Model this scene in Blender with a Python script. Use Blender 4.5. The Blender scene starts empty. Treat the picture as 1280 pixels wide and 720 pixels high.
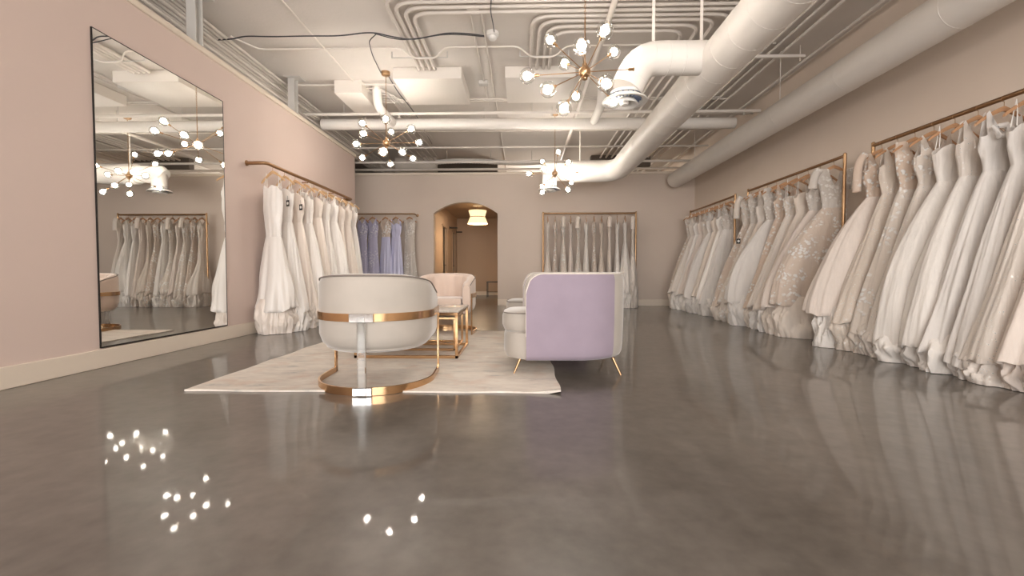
import bpy, math, random
from math import sin, cos, pi, radians, sqrt
from mathutils import Vector, Matrix, Euler, noise
C = bpy.context.scene.collection
S = bpy.context.scene
# ------------------------------------------------------------------ camera
F = 569.0; H = 0.77
PITCH = math.atan(19/F); YAW = math.atan(14/F)
cam_d = bpy.data.cameras.new('camera'); cam = bpy.data.objects.new('camera', cam_d); C.objects.link(cam)
cam.location = (0, 0, H); cam.rotation_euler = (pi/2-PITCH, 0, YAW)
cam_d.sensor_width = 36; cam_d.lens = F/1280*36; cam_d.clip_start = 0.02
S.camera = cam
RM = Euler((pi/2-PITCH, 0, YAW)).to_matrix()
def at(px, py, Y=None, Z=None, X=None):
    """real-world point seen at a photo position, at a known depth, height or side distance"""
    d = RM @ Vector(((px-640)/F, (360-py)/F, -1))
    if Y is not None: k = Y/d.y
    elif Z is not None: k = (Z-H)/d.z
    else: k = X/d.x
    return Vector((d.x*k, d.y*k, H+d.z*k))
# ------------------------------------------------------------------ dims
CZ = 3.70; LX = -3.43; RX = 3.95; BY = 10.65; PT = 3.18; BT = 3.05
# ------------------------------------------------------------------ materials
def newmat(name):
    m = bpy.data.materials.new(name); m.use_nodes = True
    nt = m.node_tree; b = nt.nodes['Principled BSDF']; return m, nt, b
def nd(nt, t, **kw):
    n = nt.nodes.new(t)
    for k, v in kw.items(): setattr(n, k, v)
    return n
def col(c): return (c[0], c[1], c[2], 1)
def plain(name, c, rough=.5, metal=0, bump=0, bscale=60, var=0, vscale=3, sheen=0, coat=0):
    m, nt, b = newmat(name)
    b.inputs['Base Color'].default_value = col(c); b.inputs['Roughness'].default_value = rough
    b.inputs['Metallic'].default_value = metal
    if sheen: b.inputs['Sheen Weight'].default_value = sheen; b.inputs['Sheen Roughness'].default_value = .4
    if coat: b.inputs['Coat Weight'].default_value = coat
    tc = nd(nt, 'ShaderNodeTexCoord')
    if var:
        n = nd(nt, 'ShaderNodeTexNoise'); n.inputs['Scale'].default_value = vscale; n.inputs['Detail'].default_value = 5
        r = nd(nt, 'ShaderNodeMix', data_type='RGBA')
        r.inputs[6].default_value = col([x*(1-var) for x in c]); r.inputs[7].default_value = col([min(1, x*(1+var)) for x in c])
        nt.links.new(tc.outputs['Object'], n.inputs['Vector']); nt.links.new(n.outputs['Fac'], r.inputs[0])
        nt.links.new(r.outputs[2], b.inputs['Base Color'])
    if bump:
        n = nd(nt, 'ShaderNodeTexNoise'); n.inputs['Scale'].default_value = bscale; n.inputs['Detail'].default_value = 4
        bp = nd(nt, 'ShaderNodeBump'); bp.inputs['Strength'].default_value = bump; bp.inputs['Distance'].default_value = .01
        nt.links.new(tc.outputs['Object'], n.inputs['Vector']); nt.links.new(n.outputs['Fac'], bp.inputs['Height'])
        nt.links.new(bp.outputs['Normal'], b.inputs['Normal'])
    return m
def emis(name, c, s):
    m, nt, b = newmat(name); b.inputs['Base Color'].default_value = col(c)
    b.inputs['Emission Color'].default_value = col(c); b.inputs['Emission Strength'].default_value = s
    return m
def thin_glass(name, tint=(1, 1, 1), blend=.25):
    m, nt, b = newmat(name); nt.nodes.remove(b)
    tr = nd(nt, 'ShaderNodeBsdfTransparent'); gl = nd(nt, 'ShaderNodeBsdfGlossy'); gl.inputs['Roughness'].default_value = .02
    tr.inputs[0].default_value = col(tint)
    lw = nd(nt, 'ShaderNodeLayerWeight'); lw.inputs['Blend'].default_value = blend
    mx = nd(nt, 'ShaderNodeMixShader')
    nt.links.new(lw.outputs['Facing'], mx.inputs[0]); nt.links.new(tr.outputs[0], mx.inputs[1]); nt.links.new(gl.outputs[0], mx.inputs[2])
    nt.links.new(mx.outputs[0], nt.nodes['Material Output'].inputs[0])
    return m
def floor_mat():
    m, nt, b = newmat('polished_concrete')
    tc = nd(nt, 'ShaderNodeTexCoord')
    n1 = nd(nt, 'ShaderNodeTexNoise'); n1.inputs['Scale'].default_value = .9; n1.inputs['Detail'].default_value = 9; n1.inputs['Roughness'].default_value = .62; n1.inputs['Distortion'].default_value = .6
    n2 = nd(nt, 'ShaderNodeTexNoise'); n2.inputs['Scale'].default_value = 14; n2.inputs['Detail'].default_value = 6
    cr = nd(nt, 'ShaderNodeValToRGB')
    e = cr.color_ramp.elements
    e[0].position = .38; e[0].color = (.082, .071, .060, 1); e[1].position = .66; e[1].color = (.165, .147, .128, 1)
    mx = nd(nt, 'ShaderNodeMath', operation='MULTIPLY_ADD'); mx.inputs[1].default_value = .3
    ms = nd(nt, 'ShaderNodeMath', operation='MULTIPLY'); ms.inputs[1].default_value = .72
    nt.links.new(tc.outputs['Object'], n1.inputs['Vector']); nt.links.new(tc.outputs['Object'], n2.inputs['Vector'])
    nt.links.new(n1.outputs['Fac'], ms.inputs[0]); nt.links.new(n2.outputs['Fac'], mx.inputs[0]); nt.links.new(ms.outputs[0], mx.inputs[2])
    nt.links.new(mx.outputs[0], cr.inputs[0]); nt.links.new(cr.outputs[0], b.inputs['Base Color'])
    mr = nd(nt, 'ShaderNodeMapRange'); mr.inputs['To Min'].default_value = .22; mr.inputs['To Max'].default_value = .42
    nt.links.new(n1.outputs['Fac'], mr.inputs[0]); nt.links.new(mr.outputs[0], b.inputs['Roughness'])
    bp = nd(nt, 'ShaderNodeBump'); bp.inputs['Strength'].default_value = .05; bp.inputs['Distance'].default_value = .004
    nt.links.new(n2.outputs['Fac'], bp.inputs['Height']); nt.links.new(bp.outputs['Normal'], b.inputs['Normal'])
    b.inputs['IOR'].default_value = 1.38; b.inputs['Coat Weight'].default_value = .55; b.inputs['Coat Roughness'].default_value = .035; b.inputs['Coat IOR'].default_value = 1.4
    return m
def rug_mat():
    m, nt, b = newmat('faded_rug_weave')
    tc = nd(nt, 'ShaderNodeTexCoord')
    mp = nd(nt, 'ShaderNodeMapping'); mp.inputs['Scale'].default_value = (1, 2.6, 1)
    n1 = nd(nt, 'ShaderNodeTexNoise'); n1.inputs['Scale'].default_value = 3.2; n1.inputs['Detail'].default_value = 10; n1.inputs['Roughness'].default_value = .72
    n2 = nd(nt, 'ShaderNodeTexNoise'); n2.inputs['Scale'].default_value = 5; n2.inputs['Detail'].default_value = 8
    cr = nd(nt, 'ShaderNodeValToRGB'); e = cr.color_ramp.elements
    e[0].position = .32; e[0].color = (.46, .45, .43, 1); e[1].position = .52; e[1].color = (.74, .68, .61, 1)
    x = cr.color_ramp.elements.new(.42); x.color = (.66, .61, .55, 1)
    x = cr.color_ramp.elements.new(.68); x.color = (.82, .78, .71, 1)
    mx = nd(nt, 'ShaderNodeMix', data_type='RGBA'); mx.inputs[7].default_value = (.6, .42, .33, 1)
    r2 = nd(nt, 'ShaderNodeMapRange'); r2.inputs['From Min'].default_value = .52; r2.inputs['From Max'].default_value = .75; r2.inputs['To Max'].default_value = .5
    L = nt.links.new
    L(tc.outputs['Object'], mp.inputs[0]); L(mp.outputs[0], n1.inputs[0]); L(tc.outputs['Object'], n2.inputs[0])
    L(n1.outputs['Fac'], cr.inputs[0]); L(cr.outputs[0], mx.inputs[6]); L(n2.outputs['Fac'], r2.inputs[0]); L(r2.outputs[0], mx.inputs[0])
    L(mx.outputs[2], b.inputs['Base Color']); b.inputs['Roughness'].default_value = .95
    n3 = nd(nt, 'ShaderNodeTexNoise'); n3.inputs['Scale'].default_value = 220
    bp = nd(nt, 'ShaderNodeBump'); bp.inputs['Strength'].default_value = .5; bp.inputs['Distance'].default_value = .004
    L(tc.outputs['Object'], n3.inputs[0]); L(n3.outputs['Fac'], bp.inputs['Height']); L(bp.outputs[0], b.inputs['Normal'])
    return m
def cloth(name, c, kind='tulle', c2=(.93, .91, .88)):
    m, nt, b = newmat(name); L = nt.links.new
    tc = nd(nt, 'ShaderNodeTexCoord'); out = nt.nodes['Material Output']
    b.inputs['Base Color'].default_value = col(c)
    colour = None
    if kind == 'satin':
        b.inputs['Roughness'].default_value = .38; b.inputs['Sheen Weight'].default_value = .3
    else:
        b.inputs['Roughness'].default_value = .8; b.inputs['Sheen Weight'].default_value = .4
    if kind == 'tulle':
        n = nd(nt, 'ShaderNodeTexNoise'); n.inputs['Scale'].default_value = 3; n.inputs['Detail'].default_value = 5
        mp = nd(nt, 'ShaderNodeMapping'); mp.inputs['Scale'].default_value = (6, 6, .5)
        r = nd(nt, 'ShaderNodeMix', data_type='RGBA')
        r.inputs[6].default_value = col([x*.86 for x in c]); r.inputs[7].default_value = col([min(1, x*1.1) for x in c])
        L(tc.outputs['Object'], mp.inputs[0]); L(mp.outputs[0], n.inputs[0]); L(n.outputs['Fac'], r.inputs[0]); L(r.outputs[2], b.inputs['Base Color'])
        colour = r.outputs[2]
    if kind == 'glitter':
        v = nd(nt, 'ShaderNodeTexVoronoi'); v.inputs['Scale'].default_value = 38
        mr = nd(nt, 'ShaderNodeMapRange'); mr.inputs['From Min'].default_value = .30; mr.inputs['From Max'].default_value = .14
        n = nd(nt, 'ShaderNodeTexNoise'); n.inputs['Scale'].default_value = 7
        n.inputs['Detail'].default_value = 4
        m2 = nd(nt, 'ShaderNodeMapRange'); m2.inputs['From Min'].default_value = .38; m2.inputs['From Max'].default_value = .5
        mm = nd(nt, 'ShaderNodeMath', operation='MULTIPLY')
        r = nd(nt, 'ShaderNodeMix', data_type='RGBA'); r.inputs[6].default_value = col(c); r.inputs[7].default_value = (1, .98, .94, 1)
        L(tc.outputs['Object'], v.inputs[0]); L(v.outputs['Distance'], mr.inputs[0]); L(tc.outputs['Object'], n.inputs[0]); L(n.outputs['Fac'], m2.inputs[0])
        L(mr.outputs[0], mm.inputs[0]); L(m2.outputs[0], mm.inputs[1]); L(mm.outputs[0], r.inputs[0]); L(r.outputs[2], b.inputs['Base Color'])
        ro = nd(nt, 'ShaderNodeMapRange'); ro.inputs['To Min'].default_value = .7; ro.inputs['To Max'].default_value = .15
        L(mm.outputs[0], ro.inputs[0]); L(ro.outputs[0], b.inputs['Roughness'])
        me = nd(nt, 'ShaderNodeMath', operation='MULTIPLY'); me.inputs[1].default_value = .5; L(mm.outputs[0], me.inputs[0]); L(me.outputs[0], b.inputs['Metallic'])
        colour = r.outputs[2]
    if kind == 'lace':
        n0 = nd(nt, 'ShaderNodeTexNoise'); n0.inputs['Scale'].default_value = 14; n0.inputs['Detail'].default_value = 2
        vm = nd(nt, 'ShaderNodeVectorMath', operation='MULTIPLY_ADD'); vm.inputs[1].default_value = (.05, .05, .05)
        v = nd(nt, 'ShaderNodeTexVoronoi'); v.inputs['Scale'].default_value = 26
        mr = nd(nt, 'ShaderNodeMapRange'); mr.inputs['From Min'].default_value = .52; mr.inputs['From Max'].default_value = .36
        n = nd(nt, 'ShaderNodeTexNoise'); n.inputs['Scale'].default_value = 5; n.inputs['Detail'].default_value = 3
        m2 = nd(nt, 'ShaderNodeMapRange'); m2.inputs['From Min'].default_value = .46; m2.inputs['From Max'].default_value = .54
        mm = nd(nt, 'ShaderNodeMath', operation='MULTIPLY')
        r = nd(nt, 'ShaderNodeMix', data_type='RGBA'); r.inputs[6].default_value = col(c); r.inputs[7].default_value = col(c2)
        L(tc.outputs['Object'], n0.inputs[0]); L(n0.outputs['Color'], vm.inputs[0]); L(tc.outputs['Object'], vm.inputs[2])
        L(vm.outputs[0], v.inputs[0]); L(v.outputs['Distance'], mr.inputs[0]); L(tc.outputs['Object'], n.inputs[0]); L(n.outputs['Fac'], m2.inputs[0])
        L(mr.outputs[0], mm.inputs[0]); L(m2.outputs[0], mm.inputs[1]); L(mm.outputs[0], r.inputs[0]); L(r.outputs[2], b.inputs['Base Color'])
        bp = nd(nt, 'ShaderNodeBump'); bp.inputs['Distance'].default_value = .01; bp.inputs['Strength'].default_value = .6
        L(mm.outputs[0], bp.inputs['Height']); L(bp.outputs[0], b.inputs['Normal'])
        colour = r.outputs[2]
    mpf = nd(nt, 'ShaderNodeMapping'); mpf.inputs['Scale'].default_value = (34, 34, .9 if kind != 'satin' else 2.5)
    nf_ = nd(nt, 'ShaderNodeTexNoise'); nf_.inputs['Scale'].default_value = 1.0 if kind != 'satin' else .35; nf_.inputs['Detail'].default_value = 3
    bf = nd(nt, 'ShaderNodeBump'); bf.inputs['Distance'].default_value = .02; bf.inputs['Strength'].default_value = .55 if kind != 'satin' else .3
    L(tc.outputs['Object'], mpf.inputs[0]); L(mpf.outputs[0], nf_.inputs[0]); L(nf_.outputs['Fac'], bf.inputs['Height'])
    if b.inputs['Normal'].links: L(b.inputs['Normal'].links[0].from_socket, bf.inputs['Normal'])
    L(bf.outputs[0], b.inputs['Normal'])
    t = nd(nt, 'ShaderNodeBsdfTranslucent'); t.inputs[0].default_value = col(c)
    if colour: L(colour, t.inputs[0])
    mx = nd(nt, 'ShaderNodeMixShader'); mx.inputs[0].default_value = .08 if kind == 'satin' else .22
    L(b.outputs[0], mx.inputs[1]); L(t.outputs[0], mx.inputs[2]); L(mx.outputs[0], out.inputs[0])
    return m
def velvet(name, c, c2=None):
    """velvet; with c2 the dyed panel colour sits between two sides of the piece (object X)"""
    m, nt, b = newmat(name); L = nt.links.new
    tc = nd(nt, 'ShaderNodeTexCoord')
    n = nd(nt, 'ShaderNodeTexNoise'); n.inputs['Scale'].default_value = 6; n.inputs['Detail'].default_value = 4
    r = nd(nt, 'ShaderNodeMix', data_type='RGBA'); r.inputs[6].default_value = col([x*.9 for x in c]); r.inputs[7].default_value = col([min(1, x*1.1) for x in c])
    L(tc.outputs['Object'], n.inputs[0]); L(n.outputs['Fac'], r.inputs[0])
    b.inputs['Roughness'].default_value = .85; b.inputs['Sheen Weight'].default_value = .6; b.inputs['Sheen Roughness'].default_value = .35
    b.inputs['Specular IOR Level'].default_value = .2
    L(r.outputs[2], b.inputs['Base Color'])
    return m
def marble():
    m, nt, b = newmat('pale_marble'); L = nt.links.new
    tc = nd(nt, 'ShaderNodeTexCoord')
    n = nd(nt, 'ShaderNodeTexNoise'); n.inputs['Scale'].default_value = 4; n.inputs['Detail'].default_value = 8; n.inputs['Distortion'].default_value = 1.5
    cr = nd(nt, 'ShaderNodeValToRGB'); e = cr.color_ramp.elements
    e[0].position = .42; e[0].color = (.72, .66, .6, 1); e[1].position = .5; e[1].color = (.5, .45, .41, 1)
    x = cr.color_ramp.elements.new(.56); x.color = (.74, .69, .63, 1)
    L(tc.outputs['Object'], n.inputs[0]); L(n.outputs['Fac'], cr.inputs[0]); L(cr.outputs[0], b.inputs['Base Color'])
    b.inputs['Roughness'].default_value = .15
    return m
def wood(name, c):
    m, nt, b = newmat(name); L = nt.links.new
    tc = nd(nt, 'ShaderNodeTexCoord'); mp = nd(nt, 'ShaderNodeMapping'); mp.inputs['Scale'].default_value = (3, 40, 40)
    n = nd(nt, 'ShaderNodeTexNoise'); n.inputs['Scale'].default_value = 2; n.inputs['Detail'].default_value = 6
    r = nd(nt, 'ShaderNodeMix', data_type='RGBA'); r.inputs[6].default_value = col([x*.75 for x in c]); r.inputs[7].default_value = col([min(1, x*1.2) for x in c])
    L(tc.outputs['Object'], mp.inputs[0]); L(mp.outputs[0], n.inputs[0]); L(n.outputs['Fac'], r.inputs[0]); L(r.outputs[2], b.inputs['Base Color'])
    b.inputs['Roughness'].default_value = .45
    return m
M = dict(
 floor=floor_mat(), rug=rug_mat(), marble=marble(),
 blush=plain('blush_wall_paint', (.63, .51, .455), .75, bump=.06, bscale=180, var=.02),
 wallr=plain('beige_wall_paint', (.72, .62, .53), .75, bump=.06, bscale=180, var=.02),
 wallb=plain('greige_wall_paint', (.60, .51, .44), .75, bump=.06, bscale=180, var=.02),
 hall=plain('tan_hall_paint', (.50, .37, .27), .75, bump=.05, var=.02),
 trim=plain('cream_trim_paint', (.72, .63, .53), .45),
 ceil=plain('painted_deck', (.70, .655, .61), .85, bump=.25, bscale=25, var=.06, vscale=2),
 pipe=plain('white_painted_pipe', (.70, .65, .60), .55, var=.04, vscale=8),
 pipebright=plain('bright_white_paint', (.8, .75, .69), .45),
 duct=plain('white_duct_paint', (.83, .79, .74), .42, var=.03, vscale=4),
 steel=plain('grey_steel_paint', (.58, .56, .53), .5),
 dark=plain('dark_void', (.12, .10, .085), .9, var=.2),
 darkceil=plain('back_of_house_paint', (.6, .55, .49), .9, var=.1),
 cable=plain('black_cable_rubber', (.045, .045, .05), .5),
 brass=plain('brushed_brass', (.46, .29, .16), .34, metal=1, bump=.02, bscale=300),
 bronze=plain('aged_bronze_rail', (.34, .205, .11), .38, metal=1, bump=.05, bscale=80),
 gold=plain('polished_rose_gold', (.62, .39, .21), .2, metal=1),
 chrome=plain('polished_chrome', (.78, .77, .76), .08, metal=1),
 acrylic=None,
 blackmetal=plain('black_metal', (.03, .028, .026), .4, metal=.6),
 wood=wood('hanger_wood', (.50, .28, .15)),
 woodlight=wood('pale_hanger_wood', (.72, .48, .26)),
 globe=thin_glass('clear_globe_glass', (.98, .98, .97), .22),
 bulb=emis('lit_bulb', (1, .92, .82), 30),
 mirror=plain('silvered_glass', (.86, .86, .84), .0, metal=1),
 velvet=velvet('oatmeal_velvet', (.45, .41, .365)), velvetpink=velvet('blush_velvet', (.70, .57, .49)),
 lav=velvet('lavender_velvet', (.325, .27, .33)), pipingm=plain('dark_piping', (.2, .17, .15), .7), lightpiping=plain('pale_piping', (.72, .66, .6), .7),  # lavender light on the lounge chair sides, put into the fabric colour
 tagb=plain('black_card', (.02, .02, .02), .5), tagw=plain('white_card', (.8, .78, .75), .6),
 white=plain('white_plastic', (.8, .78, .75), .4), ribbon=plain('white_ribbon', (.85, .82, .78), .5),
 bluefin=plain('blue_grey_fins', (.2, .24, .36), .5),
 shade=None, glasspanel=thin_glass('smoked_glass', (.55, .55, .55), .3),
)
ac, nt_, b_ = newmat('clear_acrylic'); b_.inputs['Base Color'].default_value = (.93, .95, .95, 1); b_.inputs['Roughness'].default_value = .04
b_.inputs['Transmission Weight'].default_value = 1; b_.inputs['IOR'].default_value = 1.46; M['acrylic'] = ac
sh, nt_, b_ = newmat('lit_pleated_shade'); b_.inputs['Base Color'].default_value = (.9, .75, .5, 1)
b_.inputs['Emission Color'].default_value = (1, .72, .4, 1); b_.inputs['Emission Strength'].default_value = .8; M['shade'] = sh
CL = {
 'satin white': cloth('white_satin', (0.888, 0.844, 0.799), 'satin'), 'satin ivory': cloth('ivory_satin', (0.888, 0.799, 0.722), 'satin'),
 'tulle white': cloth('white_tulle', (0.921, 0.871, 0.821)), 'tulle cool': cloth('cool_white_tulle', (0.844, 0.805, 0.766)),
 'tulle champagne': cloth('champagne_tulle', (0.855, 0.766, 0.677)), 'tulle blush': cloth('blush_tulle', (.87, .78, .71)),
 'glitter ivory': cloth('ivory_sequins', (0.844, 0.777, 0.710), 'glitter'), 'glitter champagne': cloth('champagne_sequins', (0.777, 0.688, 0.599), 'glitter'),
 'lace ivory': cloth('ivory_lace', (0.799, 0.722, 0.644), 'lace'), 'lace blush': cloth('blush_lace', (.71, .60, .51), 'lace'),
 'lace nude': cloth('nude_lace', (0.74, 0.60, 0.49), 'lace'), 'lace grey': cloth('silver_lace', (0.710, 0.655, 0.599), 'lace', (0.910, 0.877, 0.833)),
 'satin lavender': cloth('lavender_satin', (.62, .62, .82), 'satin'), 'lace lavender': cloth('lavender_lace', (.60, .58, .76), 'lace', (.84, .83, .92)),  # these two carry the alcove's lavender light as cloth colour
}
WORD = {'satin white': 'white satin', 'satin ivory': 'ivory satin', 'tulle white': 'white tulle', 'tulle cool': 'cool white tulle',
 'tulle champagne': 'champagne tulle', 'tulle blush': 'blush tulle', 'glitter ivory': 'glittering ivory', 'glitter champagne': 'glittering champagne',
 'lace ivory': 'ivory lace', 'lace blush': 'blush lace', 'lace nude': 'nude lace', 'lace grey': 'silver lace', 'satin lavender': 'lavender satin', 'lace lavender': 'lavender lace'}  # lavender in the last two is the alcove's light put into the cloth colour
# ------------------------------------------------------------------ mesh builder
class MB:
    def __init__(s): s.v = []; s.f = []
    def add(s, vs, fs):
        o = len(s.v); s.v += [tuple(v) for v in vs]; s.f += [tuple(i+o for i in f) for f in fs]; return s
    def box(s, lo, hi, M_=None):
        x0, y0, z0 = lo; x1, y1, z1 = hi
        vs = [(x0,y0,z0),(x1,y0,z0),(x1,y1,z0),(x0,y1,z0),(x0,y0,z1),(x1,y0,z1),(x1,y1,z1),(x0,y1,z1)]
        if M_: vs = [M_ @ Vector(v) for v in vs]
        return s.add(vs, [(0,3,2,1),(4,5,6,7),(0,1,5,4),(1,2,6,5),(2,3,7,6),(3,0,4,7)])
    def cbox(s, lo, hi, b=.008):
        """box with chamfered edges"""
        x0, y0, z0 = lo; x1, y1, z1 = hi
        b = min(b, abs(x1-x0)*.45, abs(y1-y0)*.45, abs(z1-z0)*.45)
        rings = []
        for z, i in ((z0, b), (z0+b, 0), (z1-b, 0), (z1, b)):
            a0, a1, c0, c1 = x0+i, x1-i, y0+i, y1-i
            rings.append([(a0+b,c0,z),(a1-b,c0,z),(a1,c0+b,z),(a1,c1-b,z),(a1-b,c1,z),(a0+b,c1,z),(a0,c1-b,z),(a0,c0+b,z)])
        return s.rings(rings, cap=True)
    def rings(s, R, closed=True, cap=False):
        n = len(R[0]); vs = [p for r in R for p in r]; fs = []
        for i in range(len(R)-1):
            for j in range(n if closed else n-1):
                k = (j+1) % n; fs.append((i*n+j, i*n+k, (i+1)*n+k, (i+1)*n+j))
        if cap: fs.append(tuple(range(n-1, -1, -1))); fs.append(tuple((len(R)-1)*n+i for i in range(n)))
        return s.add(vs, fs)
    def tube(s, pts, r, n=10, cap=True, closed=False):
        P = [Vector(p) for p in pts]; m = len(P)
        rr = r if isinstance(r, (list, tuple)) else [r]*m
        T = []
        for i in range(m):
            a = P[i-1] if (i > 0 or closed) else P[i]; b = P[(i+1) % m] if (i < m-1 or closed) else P[i]
            T.append((b-a).normalized())
        up = Vector((0, 0, 1)) if abs(T[0].z) < .9 else Vector((1, 0, 0))
        N = (up - T[0]*up.dot(T[0])).normalized(); R = []
        for i in range(m):
            N = (N - T[i]*N.dot(T[i])).normalized(); B = T[i].cross(N)
            R.append([P[i]+(N*cos(2*pi*k/n)+B*sin(2*pi*k/n))*rr[i] for k in range(n)])
        if closed: R.append(R[0]); cap = False
        return s.rings(R, True, cap)
    def bar(s, pts, w, h, closed=False):
        """flat bar swept along a path: w horizontally across, h vertical"""
        P = [Vector(p) for p in pts]; R = []
        for i, p in enumerate(P):
            a = P[max(0, i-1)]; b = P[min(len(P)-1, i+1)]; t = (b-a).normalized()
            side = Vector((t.y, -t.x, 0))
            if side.length < .01: side = Vector((1, 0, 0))
            side.normalize(); u = side.cross(t).normalized()
            if u.z < 0: u = -u
            R.append([p-side*w/2-u*h/2, p+side*w/2-u*h/2, p+side*w/2+u*h/2, p-side*w/2+u*h/2])
        return s.rings(R, True, True)
    def lathe(s, prof, c=(0, 0, 0), n=24, M_=None):
        R = []
        for r, z in prof:
            ring = [Vector((r*cos(2*pi*k/n), r*sin(2*pi*k/n), z)) for k in range(n)]
            R.append([((M_ @ p) if M_ else p)+Vector(c) for p in ring])
        return s.rings(R, True, True)
    def sphere(s, c, r, n=16, m=10, sq=1):
        return s.lathe([(max(1e-4, r*sin(pi*i/m)), -r*cos(pi*i/m)*sq) for i in range(m+1)], c, n)
def fillet(pts, rad, n=6):
    P = [Vector(p) for p in pts]; out = [P[0]]
    for i in range(1, len(P)-1):
        a = (P[i-1]-P[i]); b = (P[i+1]-P[i]); la, lb = a.length, b.length
        a.normalize(); b.normalize(); d = min(rad, la*.48, lb*.48)
        A = P[i]+a*d; B = P[i]+b*d
        for k in range(n+1):
            t = k/n; out.append(A*(1-t)**2+P[i]*2*t*(1-t)+B*t*t)
    out.append(P[-1]); return out
WL = {}
def props(o, label=None, cat=None, group=None, kind=None):
    if label: o['label'] = label
    if cat: o['category'] = cat
    if group: o['group'] = group
    if kind: o['kind'] = kind
    return o
def obj(name, mb, mat, parent=None, label=None, cat=None, group=None, kind=None, smooth=True, local=False, auto=40):
    if parent is None:
        xs = [v[0] for v in mb.v]; ys = [v[1] for v in mb.v]; zs = [v[2] for v in mb.v]
        o0 = Vector(((min(xs)+max(xs))/2, (min(ys)+max(ys))/2, min(zs)))
    else: o0 = Vector((0, 0, 0)) if local else WL[parent.name]
    me = bpy.data.meshes.new(name)
    me.from_pydata([(v[0]-o0.x, v[1]-o0.y, v[2]-o0.z) for v in mb.v], [], mb.f)
    me.materials.append(mat)
    if smooth:
        me.polygons.foreach_set('use_smooth', [True]*len(me.polygons))
        me.set_sharp_from_angle(angle=radians(auto))
    me.update()
    o = bpy.data.objects.new(name, me); C.objects.link(o)
    if parent is None: o.location = o0; WL[o.name] = o0.copy()
    else: o.parent = parent; WL[o.name] = WL[parent.name].copy()
    return props(o, label, cat, group, kind)
def thing(name, label, cat, loc=(0, 0, 0), rotz=0, group=None):
    o = bpy.data.objects.new(name, None); C.objects.link(o); o.location = loc; o.rotation_euler = (0, 0, rotz)
    o.empty_display_size = .1; WL[o.name] = Vector(loc)
    return props(o, label, cat, group)
def struct(name, mb, mat, **k): return obj(name, mb, mat, kind='structure', smooth=False, **k)
def B(lo, hi): return MB().box(lo, hi)
# ------------------------------------------------------------------ the room
FR = -4.0; OX = -7.5; OY = 17.0
struct('floor', B((OX, FR, -.1), (RX+.15, OY, 0)), M['floor'])
struct('ceiling', B((OX, FR, CZ), (RX+.15, OY, CZ+.1)), M['ceil'])
LE = at(445, 341, X=LX).y     # where the blush partition ends
struct('wall_left', B((LX-.12, FR, 0), (LX, LE, PT-.06)), M['blush'])
struct('trim_1', MB().cbox((LX-.15, FR, PT-.06), (LX+.02, LE+.03, PT), .006), M['trim'])
struct('baseboard_left', MB().cbox((LX, FR, 0), (LX+.018, LE, .15), .004), M['trim'])
struct('wall_right', B((RX, FR, 0), (RX+.15, OY, CZ)), M['wallr'])
struct('baseboard_right', MB().cbox((RX-.018, FR, 0), (RX, BY, .13), .004), M['trim'])
struct('wall_outer', B((OX-.1, FR, 0), (OX, OY, CZ)), M['wallb'])
struct('wall_far', B((OX, OY, 0), (RX+.15, OY+.1, CZ)), M['darkceil'])
# wall behind the camera; its unseen window is added to let in fill light
for i, (lo, hi) in enumerate([((OX, FR-.12, 0), (-3.1, FR, CZ)), ((3.2, FR-.12, 0), (RX+.15, FR, CZ)), ((-3.1, FR-.12, 3.0), (3.2, FR, CZ)), ((-3.1, FR-.12, 0), (3.2, FR, .45))]):
    struct('wall_front', B(lo, hi), M['wallb'])
wf = MB()
for x in (-3.1, -1.0, 1.1, 3.2): wf.cbox((x-.03, FR-.1, .45), (x+.03, FR-.02, 3.0))
wf.cbox((-3.1, FR-.1, .45), (3.2, FR-.02, .51)); wf.cbox((-3.1, FR-.1, 2.94), (3.2, FR-.02, 3.0))
w1 = struct('window_1', wf, M['trim'])
g = obj('window_pane', B((-3.1, FR-.065, .5), (3.2, FR-.055, 2.95)), thin_glass('window_glass', (1, 1, 1), .1), w1, smooth=False)
# back wall with a segmental arch
ax0, ax1 = at(542, 300, Y=BY).x, at(622, 300, Y=BY).x; zs = 2.155; zt_ = 2.42
def backwall():
    mb = MB(); t = .16; y0, y1 = BY, BY+t
    mb.box((OX, y0, 0), (ax0, y1, BT)); mb.box((ax1, y0, 0), (RX, y1, BT))
    n = 24; half = (ax1-ax0)/2; rise = zt_-zs; R = (half*half+rise*rise)/(2*rise); cx = (ax0+ax1)/2; cz = zt_-R
    X = [ax0+(ax1-ax0)*i/n for i in range(n+1)]; Z = [cz+sqrt(R*R-(x-cx)**2) for x in X]
    for i in range(n):
        a, b, za, zb = X[i], X[i+1], Z[i], Z[i+1]
        mb.add([(a,y0,za),(b,y0,zb),(b,y0,BT),(a,y0,BT),(a,y1,za),(b,y1,zb),(b,y1,BT),(a,y1,BT)], [(0,1,2,3),(5,4,7,6),(0,4,5,1),(3,2,6,7)])
    return mb
struct('wall_back', backwall(), M['wallb'])
struct('trim_2', MB().cbox((OX, BY-.03, BT), (RX, BY+.19, BT+.05), .006), M['trim'])
bb = MB().cbox((OX, BY-.018, 0), (ax0, BY, .15), .004); bb.cbox((ax1, BY-.018, 0), (RX, BY, .15), .004)
struct('baseboard_back', bb, M['trim'])
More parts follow.
